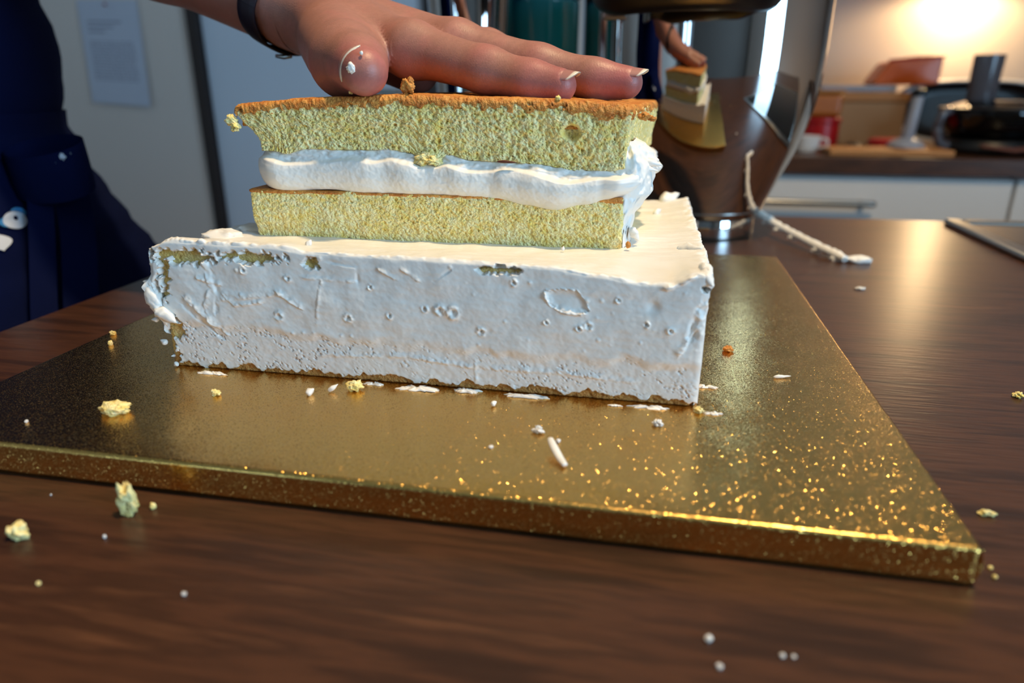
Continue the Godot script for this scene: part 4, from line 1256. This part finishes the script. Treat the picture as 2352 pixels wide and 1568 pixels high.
# ---------------------------------------------------------------- person
# the surface round tapered bones; groups[0] is the trunk that every other group blends into, the others stay apart from each other
func flesh(groups: Array, lo: Vector3, hi: Vector3, cell: float, kin: float, kb: float, colf: Callable) -> Array:
	var nx := int((hi.x - lo.x) / cell) + 1
	var ny := int((hi.y - lo.y) / cell) + 1
	var nzz := int((hi.z - lo.z) / cell) + 1
	var N := nx * ny * nzz
	var F := []
	for g in groups:
		var s := PackedFloat32Array()
		s.resize(N)
		for b in g:
			var a: Vector3 = b[0]
			var e: Vector3 = b[1]
			var ra: float = b[2]
			var rb: float = b[3]
			var m := maxf(ra, rb) + maxf(kb * 1.2, cell * 3.0)
			var i0 := maxi(int((minf(a.x, e.x) - m - lo.x) / cell), 0)
			var i1 := mini(int((maxf(a.x, e.x) + m - lo.x) / cell) + 1, nx - 1)
			var j0 := maxi(int((minf(a.y, e.y) - m - lo.y) / cell), 0)
			var j1 := mini(int((maxf(a.y, e.y) + m - lo.y) / cell) + 1, ny - 1)
			var k0 := maxi(int((minf(a.z, e.z) - m - lo.z) / cell), 0)
			var k1 := mini(int((maxf(a.z, e.z) + m - lo.z) / cell) + 1, nzz - 1)
			var ab := e - a
			var il := 1.0 / maxf(ab.length_squared(), 1e-12)
			var ik := 1.0 / kin
			for k in range(k0, k1 + 1):
				for j in range(j0, j1 + 1):
					var row := (k * ny + j) * nx
					var p := Vector3(lo.x + i0 * cell, lo.y + j * cell, lo.z + k * cell) - a
					for i in range(i0, i1 + 1):
						var t := clampf(p.dot(ab) * il, 0.0, 1.0)
						var d := (p - ab * t).length() - ra - (rb - ra) * t
						if d < m: s[row + i] += exp(-d * ik)
						p.x += cell
		for q in N:
			s[q] = -kin * log(s[q]) if s[q] > 1e-30 else 1.0
		F.append(s)
	var f: PackedFloat32Array = F[0]
	if F.size() > 1:
		var base: PackedFloat32Array = F[0].duplicate()
		for g in range(1, F.size()):
			var o: PackedFloat32Array = F[g]
			for q in N:
				var y := o[q]
				if y < 1.0:
					var x := base[q]
					var h := maxf(kb - absf(x - y), 0.0) / kb
					f[q] = minf(f[q], minf(x, y) - h * h * kb * 0.25)
	var at := PackedInt32Array()
	at.resize(N)
	at.fill(-1)
	var v := PackedVector3Array()
	var n := PackedVector3Array()
	var col := PackedColorArray()
	var off := [0, 1, nx, nx + 1, nx * ny, nx * ny + 1, nx * ny + nx, nx * ny + nx + 1]
	var ed := [[0, 1], [2, 3], [4, 5], [6, 7], [0, 2], [1, 3], [4, 6], [5, 7], [0, 4], [1, 5], [2, 6], [3, 7]]
	var lim := cell * 2.0
	for k in nzz - 1:
		for j in ny - 1:
			var row := (k * ny + j) * nx
			for i in nx - 1:
				var b := row + i
				if absf(f[b]) > lim: continue
				var c := [f[b], f[b + 1], f[b + off[2]], f[b + off[3]], f[b + off[4]], f[b + off[5]], f[b + off[6]], f[b + off[7]]]
				var neg := 0
				for e in 8: neg += 1 if c[e] < 0.0 else 0
				if neg == 0 or neg == 8: continue
				var sum := Vector3.ZERO
				var cnt := 0
				for e in ed:
					var x: float = c[e[0]]
					var y: float = c[e[1]]
					if (x < 0.0) != (y < 0.0):
						var t := x / (x - y)
						var A := Vector3(e[0] & 1, (e[0] >> 1) & 1, e[0] >> 2)
						var B := Vector3(e[1] & 1, (e[1] >> 1) & 1, e[1] >> 2)
						sum += A.lerp(B, t)
						cnt += 1
				var q := Vector3(lo.x + i * cell, lo.y + j * cell, lo.z + k * cell) + sum * (cell / cnt)
				var gr := Vector3(c[1] + c[3] + c[5] + c[7] - c[0] - c[2] - c[4] - c[6], c[2] + c[3] + c[6] + c[7] - c[0] - c[1] - c[4] - c[5], c[4] + c[5] + c[6] + c[7] - c[0] - c[1] - c[2] - c[3]).normalized()
				at[b] = v.size()
				v.append(W(q))
				n.append(Vector3(gr.x, gr.y, -gr.z))
				col.append(colf.call(q, gr))
	var idx := PackedInt32Array()
	var st := [1, nx, nx * ny]
	for k in range(1, nzz - 1):
		for j in range(1, ny - 1):
			var row := (k * ny + j) * nx
			for i in range(1, nx - 1):
				var b := row + i
				if absf(f[b]) > lim: continue
				var s0 := f[b] < 0.0
				for a in 3:
					if s0 == (f[b + st[a]] < 0.0): continue
					var u: int = st[(a + 1) % 3]
					var w: int = st[(a + 2) % 3]
					var q0 := at[b - u - w]
					var q1 := at[b - w]
					var q2 := at[b]
					var q3 := at[b - u]
					if q0 < 0 or q1 < 0 or q2 < 0 or q3 < 0: continue
					var nn := n[q0] + n[q2]
					if (v[q0] - v[q2]).cross(v[q0] - v[q1]).dot(nn) > 0.0: idx.append_array([q0, q1, q2, q0, q2, q3])
					else: idx.append_array([q0, q2, q1, q0, q3, q2])
	return [v, n, idx, col]

func merge(list: Array) -> ArrayMesh:
	var v := PackedVector3Array()
	var n := PackedVector3Array()
	var idx := PackedInt32Array()
	var col := PackedColorArray()
	for m in list:
		var b := v.size()
		v.append_array(m[0])
		n.append_array(m[1])
		col.append_array(m[3])
		for i in m[2]: idx.append(b + i)
	return raw(v, n, idx, col)

const THUMB := [Vector3(-0.1800, 0.1585, 0.3860), Vector3(-0.1405, 0.1392, 0.3230), Vector3(-0.1290, 0.1372, 0.3080), Vector3(-0.1215, 0.1339, 0.2965)]
const INDEX := [Vector3(-0.1150, 0.1445, 0.3450), Vector3(-0.0765, 0.1350, 0.3315), Vector3(-0.0550, 0.1302, 0.3235), Vector3(-0.0415, 0.1285, 0.3190)]
const MIDDLE := [Vector3(-0.0980, 0.1460, 0.3640), Vector3(-0.0560, 0.1368, 0.3525), Vector3(-0.0290, 0.1313, 0.3462), Vector3(-0.0140, 0.1298, 0.3432)]
const RING := [Vector3(-0.0870, 0.1430, 0.3820), Vector3(-0.0510, 0.1338, 0.3725), Vector3(-0.0290, 0.1300, 0.3665), Vector3(-0.0190, 0.1287, 0.3640)]
const LITTLE := [Vector3(-0.0800, 0.1375, 0.3990), Vector3(-0.0530, 0.1298, 0.3925), Vector3(-0.0380, 0.1276, 0.3885), Vector3(-0.0290, 0.1272, 0.3865)]
const WRIST := Vector3(-0.1930, 0.1655, 0.4000)
const ELBOW := Vector3(-0.4100, 0.2620, 0.4600)

func skin_color(p: Vector3, n: Vector3) -> Color:
	var S := FastNoiseLite.TYPE_SIMPLEX_SMOOTH
	var a := noise("skin_big", S, 60.0, 3, 95).get_noise_3dv(p)
	var b := noise("skin_small", S, 420.0, 2, 96).get_noise_3dv(p)
	var c := Color(0.385, 0.168, 0.118)
	var pink := 0.0
	for e in [[THUMB[3], 0.020], [INDEX[3], 0.024], [MIDDLE[3], 0.024], [INDEX[1], 0.014], [MIDDLE[1], 0.014], [INDEX[0], 0.013], [RING[3], 0.02]]:
		pink = maxf(pink, 1.0 - p.distance_to(e[0]) / e[1])
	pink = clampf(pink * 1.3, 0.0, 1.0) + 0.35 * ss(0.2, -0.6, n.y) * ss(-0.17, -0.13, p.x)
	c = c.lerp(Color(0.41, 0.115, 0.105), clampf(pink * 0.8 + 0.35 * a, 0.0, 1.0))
	return c * (1.0 + 0.12 * b + 0.10 * a)

func chain(p: Array, r: Array) -> Array:
	var out := []
	for i in p.size() - 1: out.append([p[i], p[i + 1], r[i], r[i + 1]])
	return out

# a nail on a fingertip: c centre of the tip, a along the finger, n out of its back
func nail(c: Vector3, a: Vector3, n: Vector3, r: float, back: float, front: float, half: float) -> ArrayMesh:
	a = a.normalized()
	n = (n - a * n.dot(a)).normalized()
	var b := a.cross(n)
	var p := PackedVector3Array()
	var col := PackedColorArray()
	for side in 2:
		for j in 19:
			var v := j / 18.0
			for i in 15:
				var u := -1.0 + i / 7.0
				var l := lerpf(-back, front, v)
				var round_off := 1.0 - pow(absf(u), 2.6) * (0.24 * v * v + 0.10 * (1 - v))
				l = lerpf(-back * 0.6, l, round_off)
				var th := half * u * (1.0 - 0.10 * pow(v, 3.0))
				var rr := r * (1.0 - 0.10 * maxf(0.0, l / maxf(front, 1e-5)) * 1.2)
				var q := c + a * l + (n * cos(th) + b * sin(th)) * (rr + 0.00022 - side * 0.00055)
				p.append(W(q))
				var tip := ss(0.84, 0.88, v)
				var base := Color(0.42, 0.18, 0.145).lerp(Color(0.46, 0.23, 0.18), 0.5 * u * u)
				col.append(base.lerp(Color(0.80, 0.70, 0.56), tip))
	# fold both skins into one closed sheet
	var q2 := PackedVector3Array()
	var c2 := PackedColorArray()
	for j in 19:
		for i in 15:
			q2.append(p[j * 15 + i]); c2.append(col[j * 15 + i])
		for i in 15:
			q2.append(p[285 + j * 15 + 14 - i]); c2.append(col[285 + j * 15 + 14 - i])
	var e := q2.slice(18 * 30, 19 * 30)
	for i in 30:
		q2.append(e[29 - i if i < 15 else 29 - i]); c2.append(Color(0.80, 0.70, 0.56))
	return grid(30, 20, true, q2, c2)

func apron_at(phi: float, h: float, out := 0.0) -> Vector3:
	var A := [Vector2(-0.5, 0.215), Vector2(-0.06, 0.205), Vector2(-0.0289, 0.1958), Vector2(-0.0107, 0.1873), Vector2(0.0159, 0.1733), Vector2(0.0424, 0.1600), Vector2(0.0711, 0.1458), Vector2(0.0893, 0.1387), Vector2(0.0953, 0.1335), Vector2(0.1288, 0.1408), Vector2(0.1568, 0.1438), Vector2(0.1738, 0.1423), Vector2(0.1968, 0.1359), Vector2(0.40, 0.130)]
	var a := curve(A, h)
	var b := a + 0.030
	var fold := noise("fold", FastNoiseLite.TYPE_SIMPLEX_SMOOTH, 1.0, 2, 97).get_noise_2d(phi * 2.6, h * 5.0)
	var k := 1.0 + 0.05 * fold * ss(0.03, -0.06, h) - 0.03 * absf(fold) * ss(0.02, 0.06, h) * ss(0.12, 0.08, h)
	return Vector3(-0.60 + (a * k + out) * cos(phi), h, 0.43 + (b * k + out) * sin(phi))

func person():
	var t := thing("person", V(-0.56, -0.9, 0.47), "person in a navy apron pressing a flat left hand on top of the cake", "person")
	# hand and wrist, fine
	var wl := Vector3(-0.006, 0.0, 0.0125)
	var palm := [
		[WRIST + Vector3(-0.03, 0.010, 0.004) - wl, WRIST - wl, 0.0205, 0.0195], [WRIST + Vector3(-0.03, 0.010, 0.004) + wl, WRIST + wl, 0.0200, 0.0190],
		[WRIST - wl, INDEX[0] + Vector3(-0.004, 0.0005, 0.001), 0.0195, 0.0118], [WRIST - wl * 0.3, MIDDLE[0] + Vector3(-0.004, 0.0005, 0.001), 0.0195, 0.0122], [WRIST + wl * 0.5, RING[0] + Vector3(-0.004, 0.0005, 0.001), 0.0185, 0.0118], [WRIST + wl, LITTLE[0] + Vector3(-0.003, 0.0005, 0.001), 0.0175, 0.0110],
		[WRIST + Vector3(0.02, -0.012, 0.004), Vector3(-0.125, 0.1365, 0.375), 0.016, 0.012],
		[THUMB[0], Vector3(-0.1500, 0.1440, 0.3390), 0.0165, 0.0150]]
	var g := [palm, chain(THUMB.slice(1), [0.0158, 0.0118, 0.0098]) + [[Vector3(-0.1600, 0.1490, 0.3540), THUMB[1], 0.0150, 0.0158]], chain(INDEX, [0.0118, 0.0096, 0.0083, 0.0072]), chain(MIDDLE, [0.0120, 0.0097, 0.0084, 0.0073]), chain(RING, [0.0115, 0.0092, 0.0080, 0.0069]), chain(LITTLE, [0.0105, 0.0080, 0.0070, 0.0061])]
	var hand := flesh(g, Vector3(-0.2125, 0.1150, 0.2800), Vector3(0.0000, 0.2010, 0.4300), 0.00135, 0.0022, 0.010, skin_color)
	# the rest of the body, coarser
	var LS := Vector3(-0.52, 0.47, 0.63)
	var RS := Vector3(-0.52, 0.47, 0.31)
	var RE := Vector3(-0.60, 0.20, 0.235)
	var RW := Vector3(-0.55, -0.045, 0.22)
	var arm := flesh([chain([WRIST + Vector3(-0.004, 0.0, 0.0) - wl, WRIST.lerp(ELBOW, 0.5) + Vector3(0, 0.0, -0.012), ELBOW], [0.0200, 0.0300, 0.0400]) + chain([WRIST + Vector3(-0.004, 0.0, 0.0) + wl, WRIST.lerp(ELBOW, 0.5) + Vector3(0, 0.0, 0.012), ELBOW], [0.0195, 0.0300, 0.0400])], Vector3(-0.47, 0.11, 0.36), Vector3(-0.1960, 0.33, 0.53), 0.004, 0.006, 0.02, skin_color)
	var trunk := [[Vector3(-0.57, 0.0, 0.39), Vector3(-0.57, 0.0, 0.49), 0.12, 0.12], [Vector3(-0.57, 0.0, 0.44), Vector3(-0.55, 0.33, 0.45), 0.115, 0.11], [Vector3(-0.55, 0.36, 0.39), Vector3(-0.55, 0.36, 0.52), 0.10, 0.10], [LS, RS, 0.055, 0.055], [Vector3(-0.525, 0.46, 0.47), Vector3(-0.50, 0.56, 0.47), 0.055, 0.05],
		[Vector3(-0.475, 0.66, 0.47), Vector3(-0.455, 0.70, 0.47), 0.082, 0.088], [Vector3(-0.44, 0.62, 0.47), Vector3(-0.41, 0.60, 0.47), 0.055, 0.035], [Vector3(-0.385, 0.665, 0.47), Vector3(-0.362, 0.645, 0.47), 0.010, 0.014], [Vector3(-0.45, 0.66, 0.38), Vector3(-0.455, 0.69, 0.375), 0.012, 0.016], [Vector3(-0.45, 0.66, 0.56), Vector3(-0.455, 0.69, 0.565), 0.012, 0.016]]
	var limbs := chain([LS, ELBOW + Vector3(0.04, 0, 0.01)], [0.052, 0.041]) + chain([RS, RE, RW], [0.052, 0.040, 0.024]) + chain([RW, RW + Vector3(0.02, -0.06, 0)], [0.022, 0.026])
	for k in 2:
		var dd := 0.385 if k == 0 else 0.555
		limbs += chain([Vector3(-0.58, -0.06, dd), Vector3(-0.555, -0.45, dd), Vector3(-0.60, -0.83, dd), Vector3(-0.47, -0.868, dd)], [0.092, 0.058, 0.040, 0.030])
	var body := flesh([trunk + limbs], Vector3(-0.80, -0.92, 0.15), Vector3(-0.28, 0.82, 0.76), 0.012, 0.012, 0.03, skin_color)
	var rf := [[[RW + Vector3(0.01, -0.04, 0), RW + Vector3(0.024, -0.08, 0), 0.022, 0.022]]]
	for k in 4: rf.append(chain([RW + Vector3(0.024, -0.085, -0.026 + 0.017 * k), RW + Vector3(0.034, -0.125, -0.028 + 0.018 * k), RW + Vector3(0.028, -0.155 + 0.004 * absf(k - 1.4), -0.027 + 0.017 * k)], [0.0095, 0.0085, 0.007]))
	rf.append(chain([RW + Vector3(0.022, -0.05, -0.012), RW + Vector3(0.052, -0.085, -0.016), RW + Vector3(0.058, -0.112, -0.012)], [0.014, 0.011, 0.008]))
	var rhand := flesh(rf, RW + Vector3(-0.04, -0.19, -0.06), RW + Vector3(0.09, -0.02, 0.06), 0.0035, 0.004, 0.012, skin_color)
	for m in [body, rhand]:
		for q in m[0].size(): m[0][q] += Vector3(-0.04, 0, 0.01)
	part("body", merge([hand, arm, body, rhand]), M.skin, t)
	part("nail", nail(THUMB[3], THUMB[3] - THUMB[2], Vector3(-0.64, 0.46, -0.62), 0.0103, 0.0080, 0.0018, 1.0), M.nail, t)
	part("nail", nail(INDEX[3], INDEX[3] - INDEX[2] + Vector3(0, 0.0006, 0), Vector3(0.05, 1, -0.18), 0.0067, 0.0050, 0.0089, 1.05), M.nail, t)
	part("nail", nail(MIDDLE[3], MIDDLE[3] - MIDDLE[2] + Vector3(0, 0.0006, 0), Vector3(0.05, 1, -0.10), 0.0068, 0.0052, 0.0094, 1.05), M.nail, t)
	part("nail", nail(RING[3], RING[3] - RING[2], Vector3(0.05, 1, 0), 0.0063, 0.0050, 0.0080, 1.05), M.nail, t)
	part("nail", nail(LITTLE[3], LITTLE[3] - LITTLE[2], Vector3(0.05, 1, 0), 0.0056, 0.0045, 0.0070, 1.05), M.nail, t)
	# clothes
	var white := func(_p, _n): return Color.WHITE
	var sh := flesh([[[Vector3(-0.57, 0.0, 0.39), Vector3(-0.57, 0.0, 0.49), 0.132, 0.132], [Vector3(-0.57, 0.0, 0.44), Vector3(-0.55, 0.33, 0.45), 0.125, 0.122], [Vector3(-0.55, 0.36, 0.39), Vector3(-0.55, 0.36, 0.52), 0.112, 0.112], [LS, RS, 0.068, 0.068], [LS, LS.lerp(ELBOW + Vector3(0.04, 0, 0.01), 0.62), 0.066, 0.060], [RS, RS.lerp(RE, 0.72), 0.066, 0.060]]], Vector3(-0.80, -0.15, 0.15), Vector3(-0.36, 0.62, 0.80), 0.012, 0.012, 0.03, white)
	for q in sh[0].size(): sh[0][q] += Vector3(-0.04, 0, 0.01)
	part("shirt", merge([sh]), M.dark_cloth, t)
	var tr := []
	for k in 2:
		var dd := 0.385 if k == 0 else 0.555
		tr += chain([Vector3(-0.58, -0.06, dd), Vector3(-0.555, -0.45, dd), Vector3(-0.60, -0.80, dd)], [0.105, 0.072, 0.060])
	var trm := flesh([tr], Vector3(-0.80, -0.87, 0.22), Vector3(-0.36, 0.07, 0.72), 0.012, 0.012, 0.03, white)
	for q in trm[0].size(): trm[0][q] += Vector3(-0.04, 0, 0.01)
	part("trousers", merge([trm]), M.dark_cloth, t)
	for k in 2:
		var dd := 0.385 if k == 0 else 0.555
		part("shoe", tube(spline([Vector3(-0.695, -0.862, dd), Vector3(-0.65, -0.852, dd), Vector3(-0.56, -0.862, dd), Vector3(-0.48, -0.872, dd), Vector3(-0.445, -0.876, dd)], 5), [0.020, 0.030, 0.037, 0.041, 0.043, 0.044, 0.044, 0.043, 0.042, 0.041, 0.041, 0.041, 0.041, 0.041, 0.040, 0.039, 0.037, 0.034, 0.030, 0.024, 0.014], 18, 0.6), M.leather, t)
	var hp := PackedVector3Array()
	for j in 16:
		var b := PI * j / 15.0 * 0.62
		for i in 32:
			var a := TAU * i / 32
			var r := 0.104 + 0.004 * sin(a * 9.0 + j)
			var u := Vector3(sin(b) * cos(a), cos(b), sin(b) * sin(a)).rotated(Vector3(0, 0, 1), 0.5)
			hp.append(W(Vector3(-0.508, 0.695, 0.46) + u * r))
	part("hair", grid(32, 16, true, hp), M.hair, t)
	for s in [-1, 1]:
		part("eye", lathe(-0.425, 0.672, 0.46 + 0.032 * s, [Vector2(0, 0), Vector2(0.008, 0.004), Vector2(0.010, 0.011), Vector2(0.006, 0.019), Vector2(0, 0.021)], 16), M.white_print, t)
	part("mouth", tube([Vector3(-0.417, 0.612, 0.438), Vector3(-0.410, 0.610, 0.46), Vector3(-0.417, 0.612, 0.482)], [0.003, 0.0055, 0.003], 10), M.red_plastic, t)
	# apron
	var p := PackedVector3Array()
	for j in 110:
		var h := lerpf(-0.5, 0.40, j / 109.0)
		for i in 160: p.append(W(apron_at(TAU * i / 160, h)))
	var ap := part("apron", grid(160, 110, true, p), M.navy_cloth, t)
	p = PackedVector3Array()
	for j in 8:
		var e := j / 7.0
		for i in 120:
			p.append(W(apron_at(TAU * i / 120, 0.080 + 0.030 * e, 0.003 + 0.002 * sin(PI * e))))
	part("waist_band", grid(120, 8, true, p), M.navy_cloth, ap)
	var lp := []
	for i in 41:
		var a := TAU * i / 40
		lp.append(Vector3(-0.4280 + 0.0300 * cos(a), 0.0890 + 0.0068 * sin(a) + 0.002 * cos(a), 0.4410 + 0.0177 * sin(a)))
	part("bow_loop", ribbon(lp, range(41).map(func(i): return 0.030 + 0.0035 * sin(TAU * i / 40.0 + 2.0)), 0.0012, Vector3(0.10, -1, 0.0).normalized()), M.navy_cloth, ap)
	part("bow_tail", ribbon(spline([Vector3(-0.4325, 0.0559, 0.4470), Vector3(-0.4220, 0.0391, 0.4342), Vector3(-0.4128, 0.0227, 0.4224), Vector3(-0.3930, -0.0189, 0.3914), Vector3(-0.3806, -0.0374, 0.3741)], 5), range(21).map(func(_i): return 0.0225), 0.0012, Vector3(0.62, 0.0, 0.78)), M.navy_cloth, ap)
	part("bow_tail", ribbon(spline([Vector3(-0.4346, 0.0557, 0.4249), Vector3(-0.4198, 0.0264, 0.4029), Vector3(-0.4017, -0.0140, 0.3742), Vector3(-0.3920, -0.0330, 0.3600)], 5), range(16).map(func(_i): return 0.0160), 0.0012, Vector3(0.62, 0.0, 0.78)), M.navy_cloth, ap)
	for e in [[Vector3(-0.4068, 0.0825, 0.4300), Vector3(0.0062, 0.0024, 0.0010), 5], [Vector3(-0.4100, 0.0792, 0.4278), Vector3(0.0026, 0.0032, 0.0010), 8], [Vector3(-0.4010, 0.0850, 0.4345), Vector3(0.0018, 0.0018, 0.0010), 11]]:
		part("cream_stain", lump(e[0], e[1], e[2], 0.5, 26, 14, 2), M.white_print, ap)
	# bracelet
	var ax := (WRIST - ELBOW).normalized()
	var bl := []
	for i in 65:
		var a := TAU * i / 64
		var side := Vector3(ax.z, 0, -ax.x).normalized()
		var up := side.cross(ax).normalized()
		if up.y < 0: up = -up
		bl.append(WRIST + Vector3(-0.0070, 0.0015, 0.002) + side * (0.0352 * cos(a)) + up * (0.0232 * sin(a)))
	part("bracelet", ribbon(bl, range(65).map(func(_i): return 0.0115), 0.0014, -ax), M.strap, t)
	part("clasp", tube([bl[48] + Vector3(-0.009, -0.0006, -0.0035), bl[48] + Vector3(-0.004, -0.0012, -0.004), bl[48] + Vector3(0.001, -0.0010, -0.0045)], [0.0010, 0.0014, 0.0010], 8), M.steel_brushed, t)
	# print on the apron
	print_ring(ap)
	solo("cream_dab", join([lump(Vector3(-0.1232, 0.1352, 0.2868), Vector3(0.0019, 0.0020, 0.0011), 3, 0.45, 24, 14, 2), lump(Vector3(-0.1190, 0.1408, 0.2885), Vector3(0.0007, 0.0008, 0.0006), 6, 0.3, 16, 10, 2)]), M.cream, Vector3.ZERO, "dab of white cream stuck to the thumb tip", "cream dab")

const EMB := Vector2(-0.08, 0.0403)

func patch(phi: float, h: float, fr: Callable, seg: int, out: float) -> ArrayMesh:
	# a thin printed shape that follows the apron; fr(angle) gives inner and outer offsets in metres
	var p := PackedVector3Array()
	for k in 4:
		for i in seg:
			var e = fr.call(TAU * i / (seg - 1))
			var q: Vector2 = e[1] if k in [1, 2] else e[0]
			p.append(W(apron_at(phi + q.x / 0.16, h + q.y, out if k < 2 else out - 0.0006)))
	for i in seg: p.append(p[i])
	return grid(seg, 5, false, p)

func print_ring(ap: Node3D):
	part("emblem_ring", patch(EMB.x, EMB.y, func(a): return [Vector2(0.0012, 0.0012) + Vector2(cos(a), sin(a)) * 0.0016, Vector2(cos(a) * 0.0078, sin(a) * 0.0058)], 49, 0.0022), M.white_print, ap)
	part("emblem_arc", patch(EMB.x, EMB.y, func(a): return [Vector2(cos(0.2 + a * 0.22) * 0.0080, sin(0.2 + a * 0.22) * 0.0062), Vector2(cos(0.2 + a * 0.22) * (0.0080 + 0.0035 * sin(a / 2)), sin(0.2 + a * 0.22) * (0.0062 + 0.0030 * sin(a / 2)))], 25, 0.0022), M.sky_print, ap)
	part("emblem_arc", patch(EMB.x, EMB.y, func(a): return [Vector2(cos(2.6 + a * 0.2) * 0.0078, sin(2.6 + a * 0.2) * 0.0058), Vector2(cos(2.6 + a * 0.2) * (0.0078 + 0.0022 * sin(a / 2)), sin(2.6 + a * 0.2) * (0.0058 + 0.0018 * sin(a / 2)))], 25, 0.0022), M.sky_print, ap)
	part("emblem_corner", patch(EMB.x - 0.105, EMB.y - 0.011, func(a): return [Vector2.ZERO, Vector2(cos(a) * 0.006 + 0.002 * cos(3 * a), sin(a) * 0.006)], 25, 0.0022), M.white_print, ap)
